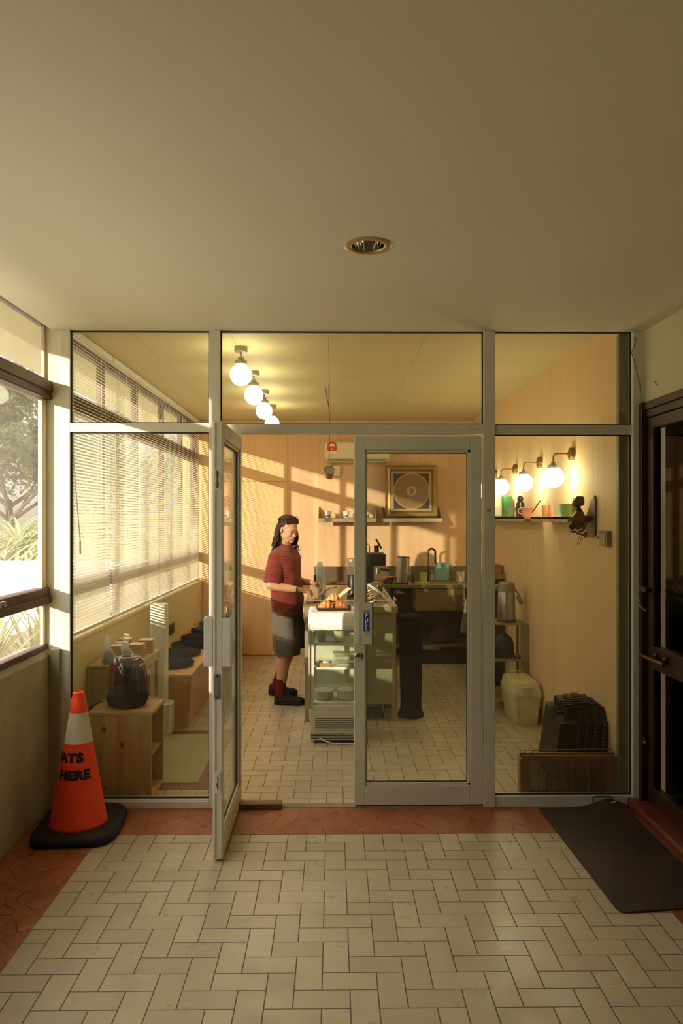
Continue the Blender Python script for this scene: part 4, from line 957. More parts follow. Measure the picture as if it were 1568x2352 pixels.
# containers inside
plasb = glass('clear_tub', (.93, .94, .9), 1.0, .28, (.86, .88, .80))
def tub(x, y, z, r0, r1, h, lab, cont, ch, grp='clear tubs inside the display fridge'):
    t = thing('food_tub', lab, 'container', (x, y, z), group=grp)
    MB().lathe([(r0, 0), (r1, h), (r1+.003, h), (r1+.003, h+.004), (r1-.002, h+.004), (r0-.002, .003), (.001, .003)], (x, y, z), 28, cap0=False, cap1=False).build('tub', plasb, t, smooth=True)
    MB().lathe([(r0-.004, .004), (r0+(r1-r0)*ch/h-.004, ch), (.001, ch+.006)], (x, y, z), 24).build('food', cont, t, smooth=True)
    return t
creamy = pbr('creamy_food', '#e0d3a0', .6, 0, .2, 40, .4, 60); greeny = pbr('green_food', '#a9a86e', .7, 0, .4, 60, .5, 80); whit = pbr('white_food', '#dcdcca', .6, 0, .1, 30)
tub(-.095, 5.66, .742, .036, .048, .145, 'frosty tall tub at the left of the top fridge shelf', greeny, .05)
tub(.045, 5.64, .742, .036, .050, .145, 'tall tub of pale yellow cream on the top fridge shelf', creamy, .11)
tub(-.075, 5.66, .302, .072, .088, .095, 'round tub of food at the bottom left of the fridge', whit, .07)
tub(.105, 5.66, .302, .070, .086, .095, 'round tub of food at the bottom right of the fridge', whit, .075)
tray2 = thing('kraft_tray', 'small brown paper tray with wrapped food on the middle fridge shelf', 'tray', (-.075, 5.62, .562))
MB().rings([bring(-.135, -.020, 5.58, 5.66, .562, .008), bring(-.142, -.013, 5.573, 5.667, .592, .01), bring(-.140, -.015, 5.575, 5.665, .592, .009), bring(-.134, -.022, 5.582, 5.658, .566, .008)]).build('tray', pbr('kraft_card', '#b58a58', .7), tray2, smooth=True)
MB().ell((-.105, 5.62, .592), (.02, .025, .018)).ell((-.055, 5.62, .59), (.032, .025, .014)).build('wrapped_food', pbr('film_white', '#d9d8c4', .3), tray2, smooth=True)
def fbox(x, y, z, w_, d_, h_, lab):
    t = thing('clear_box', lab, 'container', (x, y, z), group='clear boxes on the middle fridge shelf')
    MB().rings([bring(x-w_/2+.008, x+w_/2-.008, y-d_/2+.008, y+d_/2-.008, z, .008), bring(x-w_/2, x+w_/2, y-d_/2, y+d_/2, z+h_, .01)], cap1=False).box(x-w_/2-.003, x+w_/2+.003, y-d_/2-.003, y+d_/2+.003, z+h_, z+h_+.004).build('shell', plasb, t, smooth=True)
    MB().box(x-w_/2+.012, x+w_/2-.012, y-d_/2+.012, y+d_/2-.012, z+.004, z+h_*.55).build('food', greeny, t, bevel=.006)
fbox(.10, 5.61, .562, .16, .10, .045, 'clear box, lower of the two stacked at the right of the middle fridge shelf')
fbox(.085, 5.62, .612, .17, .11, .05, 'clear box, upper of the two stacked at the right of the middle fridge shelf')

# tray of pastries on the fridge
ty = thing('serving_tray', 'dark tray of croissants on the cloth-covered fridge', 'tray', (.0, 5.68, .982))
MB().rings([bring(-.118, .125, 5.585, 5.775, .984, .012), bring(-.130, .137, 5.575, 5.785, 1.008, .015), bring(-.127, .134, 5.578, 5.782, 1.008, .014), bring(-.115, .122, 5.588, 5.772, .989, .012)]).build('tray', pbr('dark_tray', '#3a2a1a', .35, .2), ty, smooth=True)
past = pbr('baked_crust', '#bf8448', .45, 0, .45, 30, .5, 60, coat=.2)
def croissant(x, y, z, rz, s, lab, mat_=None):
    r = thing('croissant', lab, 'pastry', (x, y, z), group='croissants on the dark tray')
    n = 44; rs = []
    for i in range(n+1):
        t = i/n*2-1; a = t*1.25; cx, cy = .052*math.sin(a), .030-.052*math.cos(a)*.75
        rad = (.004+.027*(1-abs(t)**1.6))*(.90+.20*abs(math.sin(t*9.5)))
        tx, ty_ = math.cos(a), math.sin(a)*.75; L = math.hypot(tx, ty_); nx_, ny_ = -ty_/L, tx/L
        ring = []
        for k in range(14):
            q = 2*PI*k/14; ring.append(((cx+nx_*rad*math.cos(q))*s, (cy+ny_*rad*math.cos(q))*s, (rad*.95*(1+math.sin(q)))*s))
        rs.append(ring)
    m_ = MB().rings(rs); m_.xf(Matrix.Rotation(rz, 4, 'Z'))
    m_.build('body', mat_ or past, r, smooth='all', world=False)
croissant(-.055, 5.64, .990, .15, 1.25, 'croissant at the front left of the dark tray')
croissant(.055, 5.66, .990, -.35, 1.2, 'croissant at the right of the dark tray', pbr('dark_crust', '#a8683a', .45, 0, .4, 30, .4, 60))
croissant(-.005, 5.70, 1.038, .5, 1.15, 'pale golden croissant lying on top of the others', pbr('gold_crust', '#cfa060', .5, 0, .3, 30, .4, 60))

# things on the counter
CT = .955
gd = thing('coffee_grinder', 'slim black coffee grinder with clear hopper and brown lid on the counter', 'grinder', (.175, 6.62, CT))
gx, gy = .175, 6.62
MB().lathe([(.052, 0), (.054, .01), (.050, .05), (.040, .07), (.046, .10), (.048, .22), (.044, .225)], (gx, gy, CT), 28).build('body', M['black'], gd, smooth=True)
MB().lathe([(.046, .225), (.055, .345), (.052, .345), (.043, .23)], (gx, gy, CT), 28, cap0=False, cap1=False).build('hopper', glass('hopper_glass', (.8, .78, .7), 1.5, .12, (.8, .75, .62)), gd, smooth=True)
MB().lathe([(.062, .345), (.062, .368), (.058, .374), (.001, .375)], (gx, gy, CT), 28).build('lid', pbr('brown_lid', '#7d6848', .4), gd, smooth=True)
MB().box(gx-.045, gx+.02, gy-.09, gy-.04, CT, CT+.03).build('drip_shelf', M['black'], gd, bevel=.004)
# clear bag near the hands
pb = thing('plastic_bag', 'pale blue translucent bag standing on the counter at the person\'s hands', 'bag', (-.115, 6.86, CT))
rs = []
for z, a, b_, ox in ((0, .038, .030, .012), (.03, .042, .034, .012), (.10, .040, .030, .006), (.150, .043, .018, .004), (.16, .041, .020, .0), (.24, .041, .016, -.003), (.285, .042, .010, -.006), (.29, .030, .008, -.012), (.315, .026, .006, -.012), (.328, .012, .004, -.006)):
    rs.append([(-.115+ox+math.cos(t)*a, 6.86+math.sin(t)*b_+.003*math.sin(4*t+z*50), CT+z) for t in [2*PI*k/22 for k in range(22)]])
MB().rings(rs).build('film', glass('blue_film', (.80, .88, .90), 1.6, .45, (.80, .90, .92)), pb, smooth=True)
# menu card leaning, tongs, holder
tag(MB().add([(-.03, 6.42, .958), (.005, 6.42, .958), (.16, 6.44, 1.075), (.125, 6.44, 1.085), (-.03, 6.426, .958), (.005, 6.426, .958), (.16, 6.446, 1.075), (.125, 6.446, 1.085)], [(0, 1, 2, 3), (7, 6, 5, 4), (0, 4, 5, 1), (1, 5, 6, 2), (2, 6, 7, 3), (3, 7, 4, 0)]).build('wooden_spatula', pbr('cream_paddle', '#d9c49a', .5)), 'cream flat paddle slanting up behind the croissant tray', 'spatula')
kh = thing('knife_holder', 'black rectangular holder behind the croissant tray', 'holder', (-.09, 6.33, CT))
MB().box(-.108, -.078, 6.31, 6.36, CT, CT+.075).build('body', M['black'], kh, bevel=.003)
MB().tube([(-.092, 6.33, 1.02), (-.07, 6.34, 1.06), (-.03, 6.35, 1.085), (.03, 6.36, 1.09)], .004, 6).build('handle', M['black'], kh, smooth=True)
for x, y, c_, lab in ((-.205, 6.36, '#c98a72', 'pinkish parcel on the counter corner by the person, left one'), (-.145, 6.42, '#b9765c', 'pinkish parcel on the counter by the person, right one')):
    r = thing('wrapped_parcel', lab, 'parcel', (x, y, CT), group='parcels at the counter corner')
    MB().rings([bring(x-.035, x+.035, y-.03, y+.03, CT, .012), bring(x-.038, x+.038, y-.033, y+.033, CT+.018, .014), bring(x-.026, x+.026, y-.022, y+.022, CT+.032, .012)]).build('body', pbr('parcel'+c_[1:], c_, .5, 0, .2, 30, .3, 50), r, smooth=True)
# chrome rack with folded steel parts
rk = thing('dish_rack', 'chrome wire rack with bright steel lids at the right end of the counter', 'rack', (.38, 6.55, CT))
wr = MB()
for x in (.28, .47): wr.tube([(x, 6.32, CT+.004), (x, 6.80, CT+.004)], .0035, 6).tube([(x, 6.32, CT+.055), (x, 6.80, CT+.055)], .0035, 6)
for q in range(6): wr.tube([(.28, 6.34+q*.088, CT+.055), (.28, 6.34+q*.088, CT+.004), (.47, 6.34+q*.088, CT+.004), (.47, 6.34+q*.088, CT+.055)], .0028, 6)
wr.tube([(.47, 6.34, CT+.02), (.40, 6.36, CT+.09), (.30, 6.40, CT+.155)], .007, 6).tube([(.48, 6.42, CT+.02), (.41, 6.44, CT+.09), (.31, 6.48, CT+.155)], .007, 6)
wr.tube([(.40, 6.36, CT+.09), (.355, 6.36, CT+.012)], .006, 6)
wr.build('wires', M['chrome'], rk, smooth=True)
pl = MB()
for q, (a, z) in enumerate(((.55, .03), (.42, .06), (.50, .09), (.35, .12))):
    c0 = Vector((.345, 6.42+q*.085, CT+z)); R = Euler((.25, -a, .2*q)).to_matrix()
    pl.lathe([(.062, 0), (.060, .004), (.05, .008), (.02, .012), (.001, .013)], c0, 24, R)
pl.build('lids', M['chrome'], rk, smooth=True)
# espresso machine with raised lid, portafilter cylinder
em = thing('espresso_machine', 'black espresso machine with raised round lid on the counter', 'coffee machine', (.42, 7.55, CT))
MB().box(.33, .50, 7.42, 7.70, CT, CT+.05).build('base', M['black'], em, bevel=.006)
MB().box(.33, .42, 7.55, 7.72, CT+.05, CT+.25).build('column', M['black'], em, bevel=.006)
MB().rbox(.33, .53, 7.42, 7.72, CT+.25, CT+.375, .015, axis='y').build('head', M['black'], em, smooth=True)
MB().lathe([(.026, 0), (.026, .07), (.001, .07)], (.44, 7.50, CT+.385), 20).build('cap', M['black'], em, smooth=True)
MB().lathe([(.055, 0), (.06, .012), (.05, .018), (.001, .02)], (.455, 7.50, CT+.47), 24, Euler((0, 1.05, 0)).to_matrix()).build('raised_lid', M['black'], em, smooth=True)
MB().tube([(.33, 7.52, CT+.38), (.325, 7.52, CT+.44), (.345, 7.52, CT+.475), (.37, 7.52, CT+.45), (.372, 7.52, CT+.38)], .005, 8).build('handle', pbr('bronze', '#6d5638', .35, .8), em, smooth=True)
MB().lathe([(.028, 0), (.028, .06), (.001, .062)], (.46, 7.45, CT+.17), 20).build('spout', M['chrome'], em, smooth=True)
MB().tube([(.46, 7.44, CT+.22), (.55, 7.40, CT+.21)], [.010, .015], 10, roundcap=True).build('portafilter_handle', M['black'], em, smooth=True)
pt = thing('steel_pitcher', 'small chrome milk pitcher in front of the espresso machine', 'pitcher', (.40, 7.1, CT))
MB().lathe([(.038, 0), (.04, .01), (.034, .07), (.030, .10), (.034, .115), (.031, .115), (.027, .10), (.001, .10)], (.40, 7.1, CT), 24).build('body', M['chrome'], pt, smooth=True)
MB().tube([(.43, 7.1, CT+.10), (.46, 7.1, CT+.08), (.455, 7.1, CT+.04), (.437, 7.1, CT+.03)], .004, 6).build('handle', M['chrome'], pt, smooth=True)
for x, y, lab in ((.30, 7.0, 'shallow steel tray beside the pitcher'), (.43, 6.95, 'flat black tamping mat beside the pitcher')):
    r = thing('flat_tray' if 'steel' in lab else 'tamping_mat', lab, 'tray' if 'steel' in lab else 'mat', (x, y, CT))
    MB().rbox(x-.05, x+.05, y-.09, y+.05, CT, CT+.018, .01).build('body', M['chrome'] if 'steel' in lab else M['black'], r, smooth=True)

# ---- sink table along the back wall
sk = thing('sink_table', 'stainless steel sink table with tall splashback along the back wall', 'sink', (1.1, 8.75, 0))
sts = pbr('sink_steel', '#8f7f5f', .35, .8, .1, 10)
SX0 = .50
MB().box(SX0, 1.68, 8.42, 9.06, .885, .93).build('tabletop', sts, sk, bevel=.005)
MB().box(SX0, 1.68, 9.035, 9.06, .93, 1.10).build('splashback', pbr('splash_steel', '#7d6c50', .4, .7, .1, 8), sk, bevel=.003)
MB().box(.95, 1.52, 8.46, 8.90, .62, .885).build('basin', pbr('basin_steel', '#8a7448', .4, .6, .15, 8), sk, bevel=.01)
for x, y in ((SX0+.03, 8.46), (1.65, 8.46), (SX0+.03, 9.0), (1.65, 9.0)): MB().cyl((x, y, 0), .018, .885, 14).build('leg', sts, sk, smooth=True)
MB().box(SX0+.02, 1.66, 8.47, 9.0, .20, .225).build('under_shelf', sts, sk, bevel=.003)
MB().box(SX0+.01, 1.67, 9.03, 9.05, .02, .885).build('back_panel', pbr('under_table_shade', '#2e1c12', .7, 0, .3, 6), sk)  # dark sheet added to stand in for the shade under the table
fa = thing('faucet', 'tall dark bronze gooseneck faucet on the sink table', 'faucet', (1.145, 8.80, .93))
br = pbr('dark_bronze', '#4a3826', .3, .7)
MB().lathe([(.024, 0), (.024, .01), (.014, .02), (.014, .17)], (1.135, 8.80, .93), 18).build('body', br, fa, smooth=True)
MB().tube([(1.135, 8.80, 1.09), (1.135, 8.80, 1.28)]+arc((1.178, 8.80, 1.28), .043, PI, .15, 12)+[(1.222, 8.80, 1.14)], .0125, 12).build('spout', br, fa, smooth=True)
MB().tube([(1.15, 8.80, 1.02), (1.19, 8.79, 1.04)], .006, 8, roundcap=True).build('lever', br, fa, smooth=True)
SZ = .93
cn = thing('steel_canister', 'brushed steel cylinder canister standing at the sink table edge', 'canister', (.81, 8.60, SZ))
Rt = Euler((0, .05, 0)).to_matrix()
MB().lathe([(.070, 0), (.074, .30), (.001, .301)], (.805, 8.60, SZ+.005), 36, Rt).build('body', M['steel'], cn, smooth=True)
MB().lathe([(.0755, .297), (.0755, .306), (.001, .308)], (.805, 8.60, SZ+.005), 36, Rt).build('rim', br, cn, smooth=True)
tb_ = thing('chopping_board', 'teal plastic chopping board with a hanging slot, leaning on the splashback', 'chopping board', (1.33, 8.97, SZ))
R4 = Matrix.Translation((1.325, 8.955, SZ+.002)) @ Matrix.Rotation(-.16, 4, 'X')
mb = MB(); mb.rings([[(p[0], -.004, p[1]) for p in [(q[0], q[1]) for q in bring(-.088, .088, 0, .215, 0, .028)]], [(q[0], .004, q[1]) for q in bring(-.088, .088, 0, .215, 0, .028)]]); mb.xf(R4)
tbo = mb.build('board', pbr('teal_plastic', '#6c9a90', .45), tb_, smooth=True)
mb = MB().box(-.012, .012, -.0055, -.0035, .165, .21); mb.xf(R4); mb.build('slot', pbr('teal_dark', '#3f716c', .5), tbo)
gc = cup_shape('green_cup', 'light green tumbler on a cream coaster by the faucet', 'cup', 1.055, 8.62, SZ+.008, openprof(.038, .046, .115), pbr('lime_glass', '#9cb866', .3))
tag(MB().cyl((1.055, 8.62, SZ+.0005), .075, .007, 28).build('coaster', pbr('cream_coaster', '#d9c8a0', .6), smooth=True), 'round cream coaster under the green tumbler', 'coaster')
cup_shape('glass_jar', 'clear glass jar with a white stick at the right of the sink table', 'jar', 1.50, 8.70, SZ, openprof(.050, .052, .125, .002), glass('jar_glass', (.9, .88, .8), 2.0, .08, (.9, .85, .7)),
          extra=lambda r, x, y, z: MB().tube([(x+.02, y, z+.01), (x-.025, y, z+.12)], .010, 8).build('stick', M['white'], r, smooth=True))
tag(MB().lathe([(.012, 0), (.018, .004), (.002, .14)], (.94, 8.70, SZ), 14).build('cone_brush', M['black'], smooth=True), 'thin black spike-like brush standing left of the green tumbler', 'brush')
od = cup_shape('orange_pan', 'orange shallow pan on the sink table left of the canister', 'pan', .655, 8.72, SZ+.04, [(.07, 0), (.095, .02), (.098, .025), (.092, .025), (.06, .006), (.001, .006)], pbr('orange_enamel', '#b5673a', .35))
MB().box(.60, .71, 8.66, 8.78, SZ, SZ+.04).build('trivet', M['black'], od, bevel=.004)
for x, y, r_, lab in ((.60, 8.50, .026, 'black round knob-like pot on the sink table edge, leftmost'), (.66, 8.47, .022, 'black round knob-like pot on the sink table edge, second from the left')):
    t = thing('small_pot', lab, 'pot', (x, y, SZ), group='small black pots on the sink table'); MB().lathe([(r_*.8, 0), (r_, .02), (r_*.9, .045), (r_*.4, .05), (r_*.35, .06), (.001, .062)], (x, y, SZ), 18).build('body', M['black'], t, smooth=True)
tag(MB().rbox(.70, .86, 8.43, 8.50, SZ, SZ+.018, .006).build('knife_block', M['black'], smooth=True), 'flat black block at the sink table front edge below the canister', 'block')
# left piece of splashback shelf
ws = thing('wall_counter', 'narrow steel wall counter with splashback left of the sink table', 'counter', (.1, 8.98, .90))
MB().box(-.24, .48, 9.03, 9.055, .91, 1.095).build('splashback', pbr('splash_steel', '#7d6c50', .4, .7), ws, bevel=.003)
MB().box(-.24, .48, 8.90, 9.055, .895, .915).box(-.24, -.236, 8.90, 9.05, .91, 1.0).build('board', sts, ws, bevel=.003)
for x in (-.18, .42): MB().prism([(9.055, .895), (8.95, .895), (9.055, .80)], x-.01, x+.01, 'x').build('bracket', sts, ws)
# dark things below the sink
for x, y, a, b_, h, lab in ((1.30, 8.70, .16, .12, .22, 'dark bulging sack on the under-shelf of the sink table'), (.80, 8.74, .12, .10, .18, 'dark small sack on the under-shelf, left end')):
    r = thing('sack', lab, 'sack', (x, y, .225)); MB().lathe([(.7, 0), (1.0, .1), (.95, .6), (.55, .9), (.15, 1.0), (.2, 1.08)], (0, 0, 0), 22).xf(Matrix.Translation((x, y, .226)) @ Matrix.Diagonal((a, b_, h, 1))).build('body', pbr('dark_sack', '#2e1a0f', .8, 0, .3, 20, .4, 40), r, smooth=True)
tag(MB().rbox(.96, 1.55, 8.52, 8.95, .0, .17, .02).build('floor_crate', M['black'], smooth=True), 'low black crate on the floor under the sink table', 'crate')
tag(MB().box(.94, 1.22, 8.455, 8.475, .175, .20).build('wood_batten', pbr('pale_batten', '#8a6a40', .6), bevel=.002), 'pale batten along the under-shelf front of the sink table', 'batten')
# towel
tw = thing('tea_towel', 'grey-brown tea towel hanging in a point beside the dark cabinet', 'towel', (1.395, 7.6, .95))
rs = []
for z, wd, ox in ((.965, .006, .02), (.93, .018, .018), (.85, .032, .01), (.75, .045, .004), (.62, .060, -.004), (.52, .070, -.008), (.50, .06, -.008)):
    rs.append([(1.395+ox+math.cos(t)*wd, 7.62+math.sin(t)*.014+.006*math.sin(3*t+z*9), z) for t in [2*PI*k/18 for k in range(18)]])
MB().rings(rs).build('cloth', pbr('taupe_towel', '#7d7260', .9, 0, .15, 30, .3, 90), tw, smooth=True)
MB().tube([(1.47, 7.62, .955), (1.42, 7.62, .955), (1.41, 7.62, .975)], .004, 6).build('hook', M['steel_dull'], tw)
# dark cabinet at the side wall with wooden top + carton
sc_ = thing('side_cabinet', 'dark steel cabinet with a wooden top against the yellow wall', 'cabinet', (1.59, 7.65, 0))
MB().box(1.47, 1.715, 7.34, 7.98, .05, 1.085).build('body', pbr('dark_cabinet', '#2e2218', .45, .3, .2, 8), sc_, bevel=.004)
MB().box(1.465, 1.718, 7.33, 7.99, 1.085, 1.125).build('top_board', wood('oak_top', '#b98a4c', '#99703a', 'y', 1.0), sc_, bevel=.003)
MB().box(1.475, 1.71, 7.325, 7.34, .60, 1.05).build('door', pbr('black_gloss', '#1c140e', .2), sc_, bevel=.003)
for x in (1.50, 1.69):
    for y in (7.37, 7.95): MB().cyl((x, y, 0), .015, .05, 10).build('foot', M['black'], sc_)
tag(MB().box(1.56, 1.70, 7.40, 7.56, 1.125, 1.215).build('carton', pbr('brown_carton', '#a87840', .7), bevel=.002), 'small brown carton on the wooden cabinet top', 'box')
# glasses hanging at the cabinet edge
for k in range(4):
    z = .62+k*.09
    r = thing('hanging_glass', 'clear upside-down glass at the cabinet side, %s from the top' % ('fourth', 'third', 'second', 'first')[k], 'glass', (1.44, 7.42, z), group='clear glasses stacked beside the cabinet')
    MB().lathe([(.020, 0), (.026, .075), (.024, .075), (.018, .004)], (1.44, 7.42, z), 18, cap0=True, cap1=False).build('bowl', glass('jar_glass', (.9, .88, .8)), r, smooth=True)

# ---- back wall: aircon, shelves, picture
ac = thing('air_conditioner', 'cream split air conditioner with a red energy sticker high on the back wall', 'air conditioner', (.30, YB, 2.5))
acm = pbr('ac_cream', '#d9cfa8', .4, 0, .03)
MB().prism([(YB, 2.37), (YB-.13, 2.37), (YB-.20, 2.41), (YB-.205, 2.60), (YB-.18, 2.62), (YB, 2.62)], -.10, .68, 'x').build('body', acm, ac, bevel=.006)
MB().box(-.06, .63, YB-.178, YB-.172, 2.385, 2.402).build('air_slot', pbr('slot_black', '#3a3226', .6), ac)
MB().box(-.055, .62, YB-.21, YB-.203, 2.412, 2.425).build('vane', acm, ac, bevel=.002)
st_ = MB().prism([(-.072, 2.50), (.040, 2.50), (.040, 2.565), (.030, 2.595), (.0, 2.61), (-.032, 2.61), (-.062, 2.595), (-.072, 2.565)], YB-.2075, YB-.2045, 'y').build('energy_sticker', pbr('sticker_red', '#d3401f', .5), ac)
MB().prism([(-.045+.035*math.cos(a)+.03, 2.555+.03*math.sin(a)) for a in [PI*k/12 for k in range(13)]], YB-.2085, YB-.2072, 'y').build('dial', pbr('sticker_cream', '#e9dcbc', .5), st_)
MB().box(-.072, .040, YB-.2083, YB-.2072, 2.543, 2.551).build('arrow', pbr('sticker_dark', '#4a3a24', .5), st_)
MB().box(-.070, .040, YB-.2074, YB-.2045, 2.465, 2.50).build('label_foot', pbr('sticker_cream', '#e9dcbc', .5), st_)
MB().prism([(-.016+(.014 if q % 2 == 0 else .006)*math.sin(PI*q/5), 2.521+(.014 if q % 2 == 0 else .006)*math.cos(PI*q/5)) for q in range(10)], YB-.2088, YB-.2072, 'y').build('star', pbr('sticker_cream', '#e9dcbc', .5), st_)
jb = thing('junction_box', 'small cream box on the wall below the air conditioner', 'box', (.03, YB, 2.26))
MB().rbox(-.025, .085, YB-.05, YB, 2.205, 2.335, .012, axis='y').build('body', acm, jb, smooth=True)
MB().tube([(-.04, YB-.03, 2.40), (-.04, YB-.03, 2.34), (-.02, YB-.03, 2.31)], .014, 8).build('pipe', acm, jb, smooth=True)
def bshelf(x0, x1, lab):
    r = thing('steel_shelf', lab, 'shelf', ((x0+x1)/2, YB, 1.70), group='steel shelves on the back wall')
    m = pbr('light_steel', '#b7ad90', .35, .6)
    MB().box(x0, x1, YB-.26, YB, 1.688, 1.694).box(x0, x1, YB-.26, YB-.256, 1.645, 1.694).build('board', m, r, bevel=.001)
    for xx in (x0, x1-.004): MB().prism([(YB, 1.694), (YB, 1.83), (YB-.02, 1.83), (YB-.25, 1.694)], xx, xx+.004, 'x').build('end_bracket', m, r)
bshelf(-.178, .515, 'steel wall shelf with white paper cups, left of the framed picture')
bshelf(.595, 1.30, 'steel wall shelf carrying the framed circular picture')
wcup = pbr('cup_white', '#f0eee4', .45, 0, .02)
def pcup(x, lab, txt):
    y = YB-.19
    r = cup_shape('paper_cup', lab, 'cup', x, y, 1.694, [(.026, 0), (.028, .004), (.038, .075), (.040, .078), (.036, .078), (.026, .005), (.001, .005)], wcup, 'white cups on the steel shelf')
    t = text_mb(txt, .026, .001, 1)
    for v in t.v:
        a = v.x/.031; rr = .0292+(v.y+.012)*.14+.0008; v.x, v.y, v.z = x+rr*math.sin(a), y-rr*math.cos(a), 1.706+v.y
    t.build('print', M['black'], r)
pcup(-.062, 'white paper cup with black print, leftmost on the steel shelf', 'MTNI')
pcup(.155, 'white paper cup with black print, in the middle of the steel shelf', 'NEI')
pcup(.40, 'white paper cup seen through the door glass beside the shelf end', 'ATN')
# framed picture
fp_ = thing('framed_picture', 'square picture of a gold circular disc on black in a broad gilded frame', 'picture', (.955, 8.88, 1.70))
px0, px1, pz0, pz1 = .628, 1.268, 1.700, 2.335; py = 8.90; tilt = Matrix.Translation((0, py, pz0)) @ Matrix.Rotation(-.045, 4, 'X') @ Matrix.Translation((0, -py, -pz0))
gil = pbr('gilt', '#a88c54', .4, .5, .2, 20); gil2 = pbr('dark_gilt', '#7d6138', .45, .4, .2, 20); mount = pbr('cream_mount', '#bda878', .6)
def frame(x0, x1, z0, z1, wd, y0, y1, mat_, nm, bev=.006):
    m = MB()
    prof = [(0, 0), (wd*.2, 1), (wd*.5, .6), (wd, .75), (wd, 0)]
    rs = []
    for cx, cz, sx_, sz_ in ((x0, z0, 1, 1), (x1, z0, -1, 1), (x1, z1, -1, -1), (x0, z1, 1, -1), (x0, z0, 1, 1)):
        rs.append([(cx+sx_*a, y1-(y1-y0)*h_, cz+sz_*a) for a, h_ in prof])
    m.rings(rs, False, False); m.xf(tilt); return m.build(nm, mat_, fp_)
frame(px0, px1, pz0, pz1, .055, py-.035, py+.02, gil, 'outer_frame')
frame(px0+.045, px1-.045, pz0+.045, pz1-.045, .035, py-.022, py+.02, gil2, 'inner_frame')
frame(px0+.072, px1-.072, pz0+.072, pz1-.072, .030, py-.012, py+.02, mount, 'slip')
m = MB().box(px0+.08, px1-.08, py, py+.01, pz0+.08, pz1-.08); m.xf(tilt); m.build('backing', pbr('print_black', '#2b2118', .5), fp_)
def disc_mat():
    m, nt, b = new_mat('ornate_disc'); x, y, z = sep(nt, world_pos(nt))
    cx, cz = (px0+px1)/2, (pz0+pz1)/2
    dx = x-cx; dz = z-cz; r = (dx*dx+dz*dz)._m('SQRT')
    an = dz._m('ARCTAN2', dx)
    pat = ((r*420.0)._m('SINE')*(an*110.0)._m('SINE')).gt(.05)
    ringo = r.gt(.205); rin = r.lt(.062)
    rring = (r-.058).absv().lt(.006)
    c = mixc(nt, pat, lin('#5d4326'), lin('#94703c')); c = mixc(nt, ringo, c, lin('#a87f40')); c = mixc(nt, rin, c, lin('#b09468'))
    fig = ((dx*dx)/.0009+((dz+.0)*(dz+.0))/.0014).lt(1.0); c = mixc(nt, fig*.7, c, lin('#4f3820')); c = mixc(nt, rring*.5, c, lin('#6b4d28'))
    nt.links.new(c, b.inputs['Base Color']); b.inputs['Roughness'].default_value = .45; return m
m = MB().cyl(((px0+px1)/2, py-.001, (pz0+pz1)/2), .220, .003, 64, Euler((PI/2, 0, 0)).to_matrix()); m.xf(tilt); m.build('disc', disc_mat(), fp_)
# hanging cup-like pendant
hp = thing('hanging_scoop', 'tilted metal cup hanging from a long dark cord under the ceiling', 'pendant', (-.045, 6.65, CEIL_IN))
MB().tube([(-.075, 6.65, CEIL_IN), (-.06, 6.65, 2.80), (-.042, 6.65, 2.70), (-.036, 6.65, 2.64), (-.036, 6.65, 2.40), (-.038, 6.65, 2.16)], .0035, 6).tube([(-.04, 6.65, CEIL_IN), (-.045, 6.65, 2.84), (-.04, 6.65, 2.76), (-.042, 6.65, 2.70)], .002, 5).build('cord', pbr('dark_cord', '#3a2c1c', .6), hp, smooth=True)
Rh = Euler((math.radians(55), 0, 0)).to_matrix()
MB().lathe([(.030, -.10), (.036, -.095), (.050, 0), (.047, 0), (.033, -.088), (.001, -.088)], (-.036, 6.63, 2.125), 28, Rh).build('cup', pbr('grey_bronze', '#a8987a', .35, .5), hp, smooth=True)
MB().lathe([(.047, -.006), (.03, -.010), (.001, -.012)], (-.036, 6.63, 2.125), 28, Rh, cap0=False).build('mesh', pbr('grey_mesh', '#8d8470', .7, 0, .4, 200), hp, smooth=True)
MB().box(-.05, -.036, 6.645, 6.66, 2.15, 2.21).build('clip', pbr('clip_grey', '#9b9688', .4), hp, bevel=.002)
# ================================================================ the person
def remesh(o, vox, it=3, fac=.5):
    r = o.modifiers.new('remesh', 'REMESH'); r.mode = 'VOXEL'; r.voxel_size = vox; r.use_smooth_shade = True
    s = o.modifiers.new('smooth', 'SMOOTH'); s.iterations = it; s.factor = fac
    return o
P0 = Vector((-.43, 6.83, 0))
pr = thing('person', 'person in rust-red knitted shirt and grey shorts, long wavy hair, working at the counter', 'person', P0)
skin = pbr('skin', '#cc9c78', .5, 0, .06, 12, sss=.12)
torso_yaw = math.radians(-14)       # facing +X turned a little to the viewer
TR = Matrix.Rotation(torso_yaw, 3, 'Z')
def T(f, s_, z, c=(-.435, 6.83)):   # forward, left, up in the torso frame
    q = TR @ Vector((f, s_, 0)); return (c[0]+q.x, c[1]+q.y, z)
def tring(f0, s0, z, rf, rs_, n=36, p=2.3):
    out = []
    for k in range(n):
        a = 2*PI*k/n; ca, sa = math.cos(a), math.sin(a)
        out.append(T(f0+rf*math.copysign(abs(ca)**(2/p), ca), s0+rs_*math.copysign(abs(sa)**(2/p), sa), z))
    return out
RSH, REL, RWR = Vector(T(-.045, -.165, 1.34)), Vector((-.565, 6.625, 1.085)), Vector((-.315, 6.63, 1.045))
LSH, LEL, LWR = Vector(T(-.02, .165, 1.34)), Vector((-.40, 7.06, 1.095)), Vector((-.215, 6.90, 1.085))
RHIP, RKN, RAN = Vector(T(.0, -.095, .88)), Vector((-.445, 6.70, .50)), Vector((-.478, 6.70, .09))
LHIP, LKN, LAN = Vector(T(.0, .095, .88)), Vector((-.395, 6.97, .50)), Vector((-.545, 7.02, .10))
